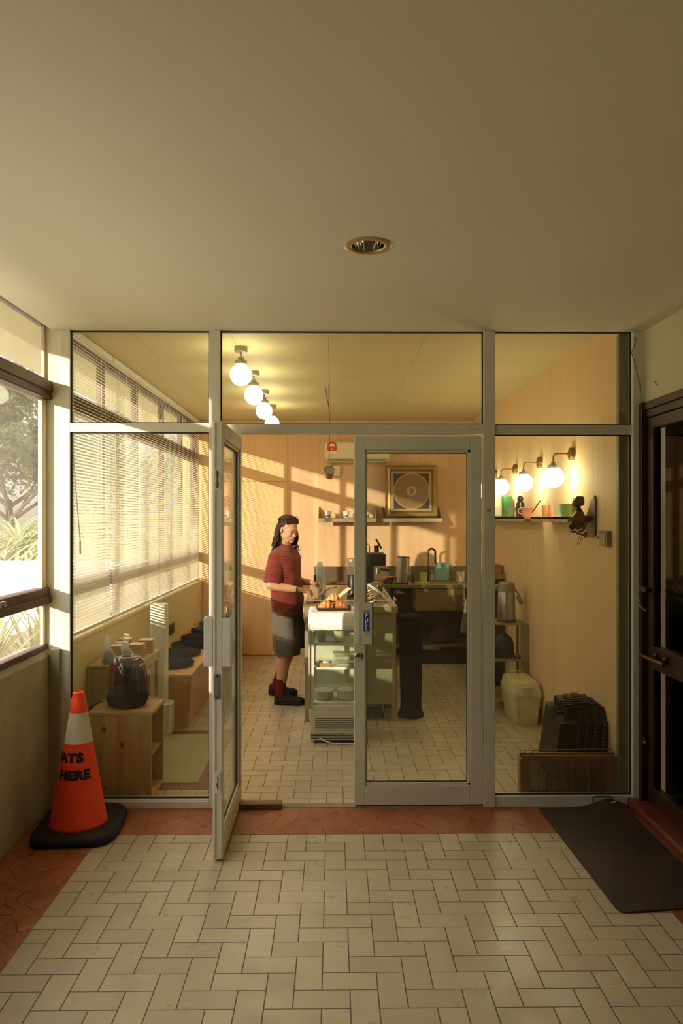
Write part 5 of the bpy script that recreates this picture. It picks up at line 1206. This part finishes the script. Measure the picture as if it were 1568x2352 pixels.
HC = Vector((-.420, 6.80, 1.578)); HR = (Matrix.Rotation(math.radians(-42), 3, 'Z') @ Matrix.Rotation(math.radians(14), 3, 'Y'))
def H(x, y, z): return HC+HR @ Vector((x, y, z))
b = MB()
# torso, neck
b.rings([tring(0, 0, z, rf, rs_) for z, rf, rs_ in ((.80, .08, .13), (.88, .105, .165), (.98, .10, .15), (1.10, .095, .145), (1.25, .11, .17), (1.32, .10, .15), (1.37, .075, .11), (1.42, .055, .07))])
b.tube([T(-.03, 0, 1.40), T(-.015, 0, 1.46), H(-.02, 0, -.07), H(-.01, 0, -.02)], [.066, .056, .054, .055], 18)
# head
b.ell(H(-.012, 0, .045), (.094, .077, .085), 28, 18, HR)
b.ell(H(.025, 0, .0), (.068, .066, .085), 24, 16, HR)
b.ell(H(.035, 0, -.055), (.052, .052, .050), 24, 16, HR)
b.ell(H(.066, 0, -.090), (.022, .024, .018), 16, 10, HR)
for s_ in (1, -1):
    b.ell(H(.055, s_*.034, -.022), (.030, .024, .026), 16, 10, HR)     # cheek
    b.tube([H(.052, s_*.030, -.086), H(.018, s_*.044, -.070), H(-.008, s_*.052, -.040)], [.018, .020, .020], 12, roundcap=True)
    b.ell(H(.022, s_*.036, -.048), (.046, .030, .044), 18, 12, HR)
    b.ell(H(-.010, s_*.079, -.002), (.017, .007, .029), 14, 10, HR)    # ear
    b.ell(H(.078, s_*.026, .022), (.018, .024, .008), 14, 8, HR)       # brow ridge
b.rings([[H(.084, -.008, .016), H(.084, .008, .016), H(.076, .010, .016), H(.076, -.010, .016)], [H(.100, -.010, -.012), H(.100, .010, -.012), H(.08, .014, -.012), H(.08, -.014, -.012)], [H(.110, -.013, -.030), H(.110, .013, -.030), H(.08, .019, -.032), H(.08, -.019, -.032)], [H(.094, -.011, -.040), H(.094, .011, -.040), H(.078, .015, -.04), H(.078, -.015, -.04)]])
b.ell(H(.105, 0, -.028), (.010, .009, .009), 14, 10, HR)
for s_ in (1, -1): b.ell(H(.096, s_*.013, -.033), (.010, .008, .007), 12, 8, HR)
b.ell(H(.082, 0, -.058), (.012, .024, .013), 16, 10, HR)
# arms
def limb(pts, rad, seg=18): b.tube(pts, rad, seg, roundcap=True)
def mid(a, c, t): return a+(c-a)*t
limb([RSH, mid(RSH, REL, .5), REL], [.050, .045, .038]); limb([REL, mid(REL, RWR, .3), mid(REL, RWR, .7), RWR], [.039, .041, .034, .027])
limb([LSH, mid(LSH, LEL, .5), LEL], [.050, .045, .038]); limb([LEL, mid(LEL, LWR, .3), mid(LEL, LWR, .7), LWR], [.039, .041, .033, .026])
def hand(wr, direc, palmn, curls, thumb_side, spread=1.0, thumb_dir=None, L=.092):
    """direc: along the hand, palmn: out of the back of the hand"""
    d = Vector(direc).normalized(); n = Vector(palmn); n = (n-d*n.dot(d)).normalized(); s_ = d.cross(n)*thumb_side   # towards the thumb
    # palm
    rs = []
    for t, wd, th in ((-.01, .024, .020), (.02, .032, .017), (.05, .039, .016), (.075, .040, .014), (L, .038, .011)):
        c = wr+d*t; rs.append([c+s_*math.cos(a)*wd+n*math.sin(a)*th for a in [2*PI*k/18 for k in range(18)]])
    b.rings(rs)
    for q, (cu_, ln) in enumerate(zip(curls, (.072, .080, .074, .058))):
        base = wr+d*(L-.012)+s_*(.0295-.0195*q)*spread; p = base; dirv = d.copy(); path = [base-d*.02, base]; ang = 0
        for sgi, frac_ in enumerate((.44, .31, .25)):
            ang += cu_*(.8, 1.0, .7)[sgi]; v = d*math.cos(ang)-n*math.sin(ang)+s_*(.06*(1.5-q)*spread)
            p = p+v.normalized()*ln*frac_; path.append(p)
        b.tube(path, [.0085, .0088, .0078, .0072, .0062], 10, roundcap=True)
    tb0 = wr+d*.018+s_*.022; td = thumb_dir or (.6, .75, .35)
    v = (d*td[0]+s_*td[1]-n*td[2]).normalized(); p1 = tb0+v*.040; v2 = (d*.9+s_*.25-n*.45).normalized()
    b.tube([tb0-d*.005, tb0, p1, p1+v2*.028, p1+v2*.050], [.012, .0135, .0105, .0095, .0075], 12, roundcap=True)
# right hand reaches forward and down to the bag, back of the hand up
hand(RWR+Vector((.008, 0, 0)), (1, .20, -.14), (.12, -.55, 1), (.45, .5, .55, .6), -1, thumb_dir=(.75, .55, .5))
hand(LWR+Vector((.004, 0, 0)), (.92, -.30, -.22), (.15, .45, 1), (.55, .6, .65, .7), 1, thumb_dir=(.8, .5, .5))
# legs
limb([RHIP, mid(RHIP, RKN, .5), RKN], [.088, .078, .060]); limb([RKN, mid(RKN, RAN, .3), mid(RKN, RAN, .75), RAN], [.058, .061, .044, .038])
limb([LHIP, mid(LHIP, LKN, .5), LKN], [.088, .078, .058]); limb([LKN, mid(LKN, LAN, .3), mid(LKN, LAN, .75), LAN], [.056, .060, .043, .038])
b.tube([RAN, RAN+Vector((.06, -.01, -.045)), RAN+Vector((.14, -.02, -.06))], [.036, .034, .022], 12, roundcap=True)
b.tube([LAN, LAN+Vector((.05, -.01, -.045)), LAN+Vector((.12, -.02, -.06))], [.036, .034, .022], 12, roundcap=True)
remesh(b.build('body', skin, pr, smooth='all'), .0034, 3)
# face details
dkh = pbr('hair_dark', '#20150e', .45, 0, .3, 30, .4, 200)
for s_ in (1, -1):
    MB().tube([H(.0905, s_*.012, .0225), H(.093, s_*.026, .0275), H(.083, s_*.042, .022)], [.0022, .0034, .0018], 8, roundcap=True).build('eyebrow', dkh, pr, smooth=True)
    ey = MB().ell(H(.0815, s_*.029, .002), (.009, .0135, .0095), 14, 10, HR).build('eye', pbr('eyelid', '#b07a56', .5), pr, smooth=True)
    MB().tube([H(.0905, s_*.017, -.001), H(.0925, s_*.029, -.0035), H(.085, s_*.041, -.001)], [.0012, .0019, .0012], 6).build('lash_line', dkh, ey, smooth=True)
MB().tube([H(.091, -.020, -.060), H(.0975, -.006, -.0555), H(.0985, 0, -.0568), H(.0975, .006, -.0555), H(.091, .020, -.060)], [.0015, .0038, .0036, .0038, .0015], 10, roundcap=True).tube([H(.090, -.016, -.064), H(.0965, 0, -.0672), H(.090, .016, -.064)], [.0016, .0050, .0016], 10, roundcap=True).build('lips', pbr('lips', '#ad6c56', .45), pr, smooth=True)
# hair
dkh = pbr('hair_brown', '#38241a', .55, 0, .45, 40, .5, 160, spec=.3)
h = MB()
h.ell(H(-.024, 0, .056), (.092, .083, .084), 28, 18, HR)
h.ell(H(-.060, 0, .0), (.055, .076, .10), 24, 16, HR)
rnd = random.Random(3)
# locks sweeping back over the forehead hairline
for k in range(13):
    y = -.066+.011*k; sg = 1 if y > 0 else -1
    rz_ = rnd.uniform(-.006, .006)
    h.tube([H(.077-6.5*y*y, y*1.0, .084-3.5*y*y+rz_), H(.062-4*y*y, y*1.08, .102-3.6*y*y), H(.018, y*1.15+sg*.003, .130-5.0*y*y), H(-.035, y*1.2+sg*.006, .134-5.0*y*y), H(-.072, y*1.05, .082)], [.005, .009, .010, .011, .010], 9, roundcap=True)
a0, a1 = math.radians(68), math.radians(262)
for k in range(56):
    a = a0+(a1-a0)*k/55
    x, y = math.cos(a)*.090-.014, math.sin(a)*.082
    near = a > PI
    p0 = H(x*.75, y*.8, .10); p1 = H(x*1.0, y*1.02, .03)
    out = HR @ Vector((math.cos(a), math.sin(a), 0)); out.z = 0
    back = abs(a-PI) < 1.0
    ln = (.225 if back else .195)+rnd.uniform(-.045, .035)
    path = [p0, p1]; ph = rnd.uniform(0, 6.28); N = 10; amp = rnd.uniform(.007, .014)
    for q in range(N):
        f = (q+1)/N
        p = p1+Vector((-.012*f, 0, -ln*f))+out*(.016*math.sin(min(f*2.4, PI))+.022*f*f)+Vector((math.sin(ph+f*8.5), math.cos(ph+f*7.5), 0))*amp*(.3+f)
        path.append(p)
    rd = [.012, .013]+[.0118*(1-f)**.6+.003 for f in [(q+1)/N for q in range(N)]]
    h.tube(path, rd, 9, roundcap=True)
remesh(h.build('hair', dkh, pr, smooth='all'), .003, 1, .4)
# loose curl ends and flyaways
c_ = MB()
for k in range(34):
    a = a0+(a1-a0)*k/33; ph = rnd.uniform(0, 6.28)
    base = H(math.cos(a)*.096-.012, math.sin(a)*.088, 0)+Vector((0, 0, -.10-.06*rnd.random()))
    out = (HR @ Vector((math.cos(a), math.sin(a), 0))); out.z = 0; tang = Vector((-out.y, out.x, 0)); L_ = rnd.uniform(.7, 1.3)
    c_.tube([base+Vector((0, 0, .05)), base+out*.008, base+(out*.022+tang*.010*math.sin(ph)+Vector((0, 0, -.022)))*L_, base+(out*.036+tang*.016*math.sin(ph)+Vector((0, 0, -.028)))*L_, base+(out*.044+tang*.012*math.sin(ph)+Vector((0, 0, -.014)))*L_], [.005, .006, .0045, .003, .0012], 7, roundcap=True)
c_.build('hair', dkh, pr, smooth='all')
# glasses pushed up on the head
gl2 = MB()
for s_ in (1, -1): gl2.tube([H(.055+.022*math.cos(a)*.3, s_*.033+.024*math.cos(a), .128+.016*math.sin(a)-.02*0) for a in [2*PI*k/16 for k in range(16)]], .0024, 6, closed=True).tube([H(.055, s_*.058, .128), H(.03, s_*.092, .105), H(-.05, s_*.094, .05)], .0022, 6)
gl2.tube([H(.062, -.010, .132), H(.066, 0, .135), H(.062, .010, .132)], .002, 6)
gl2.build('glasses', pbr('tortoise_frame', '#2a1a10', .25), pr, smooth=True)
# shirt
def knit():
    m, nt, b_ = new_mat('red_knit'); wp = world_pos(nt); x, y, z = sep(nt, wp)
    st = (z*2*PI/.021)._m('SINE'); ck = ((x+y*.6)*2*PI/.012)._m('SINE'); f = ramp(nt, st, -.2, .6); n = X(nt, noise(nt, wp, 200, 3))
    c = mixc(nt, f*.5, lin('#742816'), lin('#9c4226')); c = mixc(nt, n*.3, c, lin('#4a130e'))
    nt.links.new(c, b_.inputs['Base Color']); b_.inputs['Roughness'].default_value = .9; b_.inputs['Sheen Weight'].default_value = .2
    bump(nt, b_, st+ck*.25, .3, .003); return m
s = MB()
def wob(z, k): return .004*math.sin(k*.9+z*30)+.005*math.sin(k*.45+z*13)
rings_ = []
for z, f0, rf, rs_ in ((.803, .015, .138, .200), (.86, .015, .142, .203), (.95, .008, .140, .198), (1.05, .0, .138, .193), (1.15, -.004, .134, .193), (1.25, -.006, .134, .200), (1.32, -.010, .132, .210), (1.355, -.016, .120, .203), (1.385, -.020, .103, .178), (1.41, -.022, .088, .135), (1.432, -.020, .074, .092), (1.446, -.018, .066, .072)):
    rg = tring(f0, 0, z, rf, rs_, 44, 2.4); rings_.append([Vector(p)+(Vector(p)-Vector(T(f0, 0, z))).normalized()*wob(z, k)*(1 if z < 1.40 else .2) for k, p in enumerate(rg)])
s.rings(rings_)
def slv(sh, el, t):
    d = (el-sh)
    s.ell(sh+Vector((0, 0, -.004)), (.080, .070, .072), 22, 14)
    s.tube([sh+Vector((0, 0, .002)), sh+d*.25, sh+d*.55, sh+d*t*.9, sh+d*t], [.072, .080, .084, .083, .080], 26)
slv(RSH+Vector((.005, .01, -.01)), REL+Vector((.012, 0, 0)), .93); slv(LSH+Vector((0, -.01, -.01)), LEL, .88)
remesh(s.build('shirt', knit(), pr, smooth='all'), .0055, 3)
MB().tube([T(-.018+.058*math.cos(a), .064*math.sin(a), 1.445-.010*math.cos(a)) for a in [2*PI*k/28 for k in range(28)]], .007, 8, closed=True).build('collar', knit(), pr, smooth='all')
# shorts
sht = MB()
sht.rings([tring(.01, 0, z, rf, rs_, 36) for z, rf, rs_ in ((.70, .12, .17), (.80, .130, .185), (.90, .118, .175), (.95, .11, .165))])
def shleg(c0, c1, r0, r1, ph):
    rs = []
    for i in range(9):
        f = i/8; c = c0+(c1-c0)*f; r = r0+(r1-r0)*math.sin(f*PI*.62)/math.sin(PI*.62) if f < .8 else r1-.012*(f-.8)/.2
        rs.append([Vector((c.x+math.cos(a)*r*(1+.045*math.sin(5*a+ph+f*2)), c.y+math.sin(a)*r*.92*(1+.05*math.sin(4*a+ph)), c.z)) for a in [2*PI*k/30 for k in range(30)]])
    sht.rings(rs)
shleg(Vector((RHIP.x+.0, RHIP.y, .86)), Vector((-.420, 6.71, .445)), .108, .126, 0); shleg(Vector((LHIP.x, LHIP.y, .86)), Vector((-.345, 6.95, .47)), .105, .116, 2)
remesh(sht.build('shorts', pbr('grey_tweed', '#615a4c', .9, 0, .3, 120, .4, 260), pr, smooth='all'), .006, 2)
# socks and shoes
sock = pbr('red_sock', '#6e1a14', .9, 0, .15, 60, .3, 200)
MB().tube([(RAN.x+.006, RAN.y, .228), (RAN.x+.003, RAN.y, .16), (RAN.x, RAN.y, .10), (RAN.x+.002, RAN.y, .05)], [.048, .046, .045, .042], 20, roundcap=False).build('sock', sock, pr, smooth=True)
MB().tube([mid(LKN, LAN, .68), mid(LKN, LAN, .85), LAN, LAN+Vector((-.004, 0, -.05))], [.047, .045, .045, .042], 20).build('sock', sock, pr, smooth=True)
shoem = pbr('shoe_dark', '#1d1410', .7, 0, .35, 40, .4, 90); solem = pbr('sole_dark', '#241c16', .8, 0, .3, 60, .5, 120)
def shoe(heel, ang, lift):
    """heel point on the floor, toe direction angle, heel lift pitch"""
    Mx = Matrix.Translation(heel) @ Matrix.Rotation(ang, 4, 'Z') @ Matrix.Rotation(lift, 4, 'Y')
    rs = []; rs2 = []
    n = 16
    for i in range(n+1):
        f = i/n; x = -.005+.275*f
        wdt = .038+.014*math.sin(min(1, f*1.5)*PI/2)-(.030*max(0, (f-.82)/.18)**2)-(.012*max(0, (.1-f)/.1))
        top_ = (.104 if f < .30 else .104-.034*min(1, (f-.30)/.32)) if f < .62 else .070-.006*(f-.62)/.38-.016*max(0, (f-.86)/.14)
        top_ *= 1-.25*max(0, (.06-f)/.06)
        up = [(x, wdt*math.copysign(abs(math.cos(a))**.75, math.cos(a))*(1 if math.sin(a) < .3 else .92), .022+max(0, math.sin(a))**.8*(top_-.022) if math.sin(a) > 0 else .022+math.sin(a)*.008) for a in [2*PI*k/24 for k in range(24)]]
        rs.append(up)
        w2 = wdt+.004; spring = .010*max(0, (f-.75)/.25)**2; th = .024+.006*math.sin(f*PI)*0
        rs2.append([(x, w2*math.copysign(abs(math.cos(a))**.35, math.cos(a)), spring+(.012+.012*math.copysign(abs(math.sin(a))**.5, math.sin(a)))*(1.0 if f < .9 else .9)) for a in [2*PI*k/20 for k in range(20)]])
    u = MB().rings(rs); u.xf(Mx); uo = u.build('shoe', shoem, pr, smooth='all')
    so2 = MB().rings(rs2); so2.xf(Mx); so2.build('sole', solem, uo, smooth=True)
    la = MB()
    for q in range(5):
        x = .10+q*.022; z0 = .096-q*.008
        la.tube([(x, -.030, z0-.022), (x+.004, -.012, z0), (x+.006, .012, z0), (x+.01, .030, z0-.022)], .0035, 6)
    la.tube([(.245, -.030, .045), (.262, 0, .050), (.245, .030, .045)], .006, 8)
    la.xf(Mx); la.build('laces', pbr('lace_dark', '#332820', .6), uo, smooth=True)
shoe(Vector((-.528, 6.702, 0)), -.10, 0.0)
shoe(Vector((-.612, 7.03, .012)), -.05, .04)
# bracelet
for o_, cc in ((0, '#1c1a18'), (.012, '#3a3630')):
    p = mid(REL, RWR, .94+o_*1.2); dd = (RWR-REL).normalized(); u_ = dd.orthogonal().normalized(); v_ = dd.cross(u_)
    MB().tube([p+u_*.0325*math.cos(a)+v_*.0325*math.sin(a) for a in [2*PI*k/22 for k in range(22)]], .0035, 6, closed=True).build('bracelet', pbr('band'+cc[1:], cc, .5), pr, smooth=True)

# ================================================================ outdoors, left
struct('floor.002', MB().box(-7.0, -3.2, -12, 16, -.02, -.005), pbr('bounce_ground', '#cfc7ae', .8, 0, .08, 2), 'pale paving added outside the windows to bounce light indoors', 'bounce surface')  # pale ground added to bounce daylight up to the corridor ceiling
struct('floor.001', MB().box(-60, -1.80, -20, 60, -.5, -.02), plaster('dry_ground', '#8d8460', .5, .5, '#5f5a36', .2), 'ground outside the windows', 'ground')
ww = MB().box(-14, -2.6, 12.0, 12.25, -.02, .92).box(-14.0, -2.55, 11.96, 12.29, .92, .98)
struct('wall_left.004', ww, pbr('white_render', '#efece0', .8, 0, .04, 2), 'white garden wall beyond the corridor window', 'garden wall')
struct('wall_left.005', MB().box(-4.65, -4.5, -9.0, -1.55, -.02, 4.3), pbr('white_render', '#efece0', .8), 'unseen pale wall added outside to block the sun from the nearer corridor windows', 'sun blocker')  # added out of view, only blocks sun from the nearer windows
leafm = {}
def leaf_mat(name, a, b_):
    m, nt, bs = new_mat(name); n = noise(nt, world_pos(nt), 2.3, 4)
    nt.links.new(mixc(nt, ramp(nt, n, .35, .68), lin(a), lin(b_)), bs.inputs['Base Color']); bs.inputs['Roughness'].default_value = .6
    tr = nt.nodes.new('ShaderNodeBsdfTranslucent'); tr.inputs[0].default_value = lin(b_); mx = nt.nodes.new('ShaderNodeMixShader'); mx.inputs[0].default_value = .3
    out = [q for q in nt.nodes if q.type == 'OUTPUT_MATERIAL'][0]
    nt.links.new(bs.outputs[0], mx.inputs[1]); nt.links.new(tr.outputs[0], mx.inputs[2]); nt.links.new(mx.outputs[0], out.inputs[0]); return m
L1 = leaf_mat('tree_leaves', '#3f4a2a', '#8a8c58'); L2 = leaf_mat('tree_leaves_dark', '#2f3a24', '#6f7a4c')
bark = pbr('bark', '#5c4c38', .8, 0, .3, 8, .5, 20)
def tree(x, y, h, cr, lab, seed, lm, n=5200, ls=.11):
    R_ = random.Random(seed); r = thing('tree', lab, 'tree', (x, y, 0), group='trees beyond the garden wall')
    tk = MB(); ends = []
    tk.tube([(x, y, -.05), (x+.1, y, h*.2), (x-.05, y+.1, h*.42)], [.13, .11, .09], 10)
    for k in range(9):
        a = 2*PI*k/9+R_.random(); z0 = h*(.25+.2*R_.random()); l = cr*(.6+.35*R_.random())
        e_ = Vector((x+math.cos(a)*l, y+math.sin(a)*l, z0+h*(.2+.3*R_.random())))
        mp = Vector((x, y, z0))*.5+e_*.5+Vector((0, 0, -.15)); tk.tube([(x, y, z0-.2), mp, e_], [.06, .04, .015], 7); ends.append(e_)
        for q in range(3):
            e2 = e_+Vector((R_.uniform(-1, 1), R_.uniform(-1, 1), R_.uniform(0, 1)))*cr*.35; tk.tube([mp*.3+e_*.7, e2], [.03, .01], 5); ends.append(e2)
    tk.build('trunk', bark, r, smooth=True)
    fo = MB(); V = []; F = []
    clumps = [(p, cr*R_.uniform(.22, .38)) for p in ends]+[(Vector((x, y, h*.8)), cr*.55), (Vector((x, y, h*.62)), cr*.5)]
    for k in range(n):
        c, rr = R_.choice(clumps); v = Vector((R_.gauss(0, 1), R_.gauss(0, 1), R_.gauss(0, 1))).normalized()*rr*(R_.random()**.4); p = c+v
        q = Euler((R_.uniform(-.9, .9), R_.uniform(-.9, .9), R_.uniform(0, 6))).to_matrix(); s1, s2 = ls*R_.uniform(.6, 1.2), ls*.45
        o = len(V); V += [p+q @ Vector((-s1, 0, 0)), p+q @ Vector((0, -s2, .02)), p+q @ Vector((s1, 0, 0)), p+q @ Vector((0, s2, .02))]; F.append((o, o+1, o+2, o+3))
    fo.v, fo.f = V, F; fo.build('crown', lm, r)
tree(-9.0, 20.5, 5.2, 2.5, 'tall hazy tree seen in the corridor window above the white wall', 1, L1, 20000)
tree(-14.5, 26, 6.2, 3.0, 'darker tree behind and left of the tall hazy one', 2, L2, 14000)
tree(-9.5, 31, 4.6, 3.0, 'lower tree in the distance seen past the window edge', 5, L1, 5000)
tree(-16, 17, 5.5, 3.2, 'bushy tree seen between the blind slats near the shopfront', 3, L2, 5000)
tree(-24, 34, 6.5, 4.2, 'distant tree behind the blinds', 4, L1, 5000)
def fronds(x, y, z, n, L, lab, name, cat, seed, mt, wd, stiff, grp=None, nl=14):
    R_ = random.Random(seed); r = thing(name, lab, cat, (x, y, 0), group=grp); m = MB()
    for k in range(n):
        a = R_.uniform(0, 2*PI); l = L*R_.uniform(.7, 1.1); el = R_.uniform(.5, 1.35) if stiff else R_.uniform(.2, 1.2)
        pts = []; N = 7
        for q in range(N+1):
            f = q/N; rad = l*f*math.cos(el)+(0 if stiff else .12*l*f*f); hz = l*f*math.sin(el)-(.10 if stiff else .75)*l*f*f
            pts.append(Vector((x+math.cos(a)*rad, y+math.sin(a)*rad, z+hz)))
        sd_ = Vector((-math.sin(a), math.cos(a), 0)); V = []; 
        for q, p in enumerate(pts):
            f = q/N; w_ = wd*(1-f**2)*(.6+.4*min(1, f*5))+.002; V += [p-sd_*w_+Vector((0, 0, .3*w_)), p, p+sd_*w_+Vector((0, 0, .3*w_))]
        m.add(V, [(3*q, 3*q+1, 3*q+4, 3*q+3) for q in range(N)]+[(3*q+1, 3*q+2, 3*q+5, 3*q+4) for q in range(N)])
    m.build('leaves', mt, r)
    MB().cyl((x, y, -.03), wd*1.4, z+.06, 10).build('stem', bark, r)
LG = leaf_mat('grassy_leaves', '#5a6432', '#b5a866'); LP = leaf_mat('palm_leaves', '#5c6a3a', '#a8aa68')
for k, (x, y) in enumerate(((-6.4, 15.2), (-5.2, 14.6), (-7.9, 15.8), (-9.6, 16.6), (-3.9, 15.6))):
    fronds(x, y, 1.0+.15*(k % 2), 80, 2.3, 'arching palm-like bush rising behind the white wall, %s' % ('centre of the pane', 'nearest the window edge', 'at the left of the pane', 'far left behind the frame', 'behind the column')[k], 'palm_bush', 'bush', 20+k, LP, .035, False, 'arching bushes behind the white wall')
for k, (x, y) in enumerate(((-2.45, 5.10), (-2.65, 5.60), (-2.35, 5.85), (-2.8, 5.0), (-2.45, 6.4), (-2.9, 6.2), (-2.45, 4.5), (-2.7, 7.2), (-2.5, 8.1))):
    fronds(x, y, .45, 34, .70, 'spiky grass clump outside under the lower window rail, %s' % ('front one in the pane', 'second behind', 'by the pane edge', 'to the left', 'third behind', 'rear left', 'closest to the camera', 'outside the second blind', 'outside the far blind')[k], 'grass_clump', 'plant', 40+k, LG, .016, True, 'spiky clumps in the planter outside')
for x, y, lab in ((-2.85, 1.15, 'unseen taller spiky clump added to keep sun off the fridge, near the camera'), (-2.85, 2.0, 'unseen taller spiky clump added to keep sun off the fridge, before the mullion')):  # two clumps added out of view to block low sun on the fridge
    fronds(x, y, .45, 110, .98, lab, 'grass_clump', 'plant', 70+int(y*10), LG, .02, True, 'spiky clumps in the planter outside')
struct('trim_11', MB().box(-3.4, -1.95, .5, 9.5, -.02, .45), pbr('planter_soil', '#6d6248', .9), 'planter outside under the windows', 'planter')
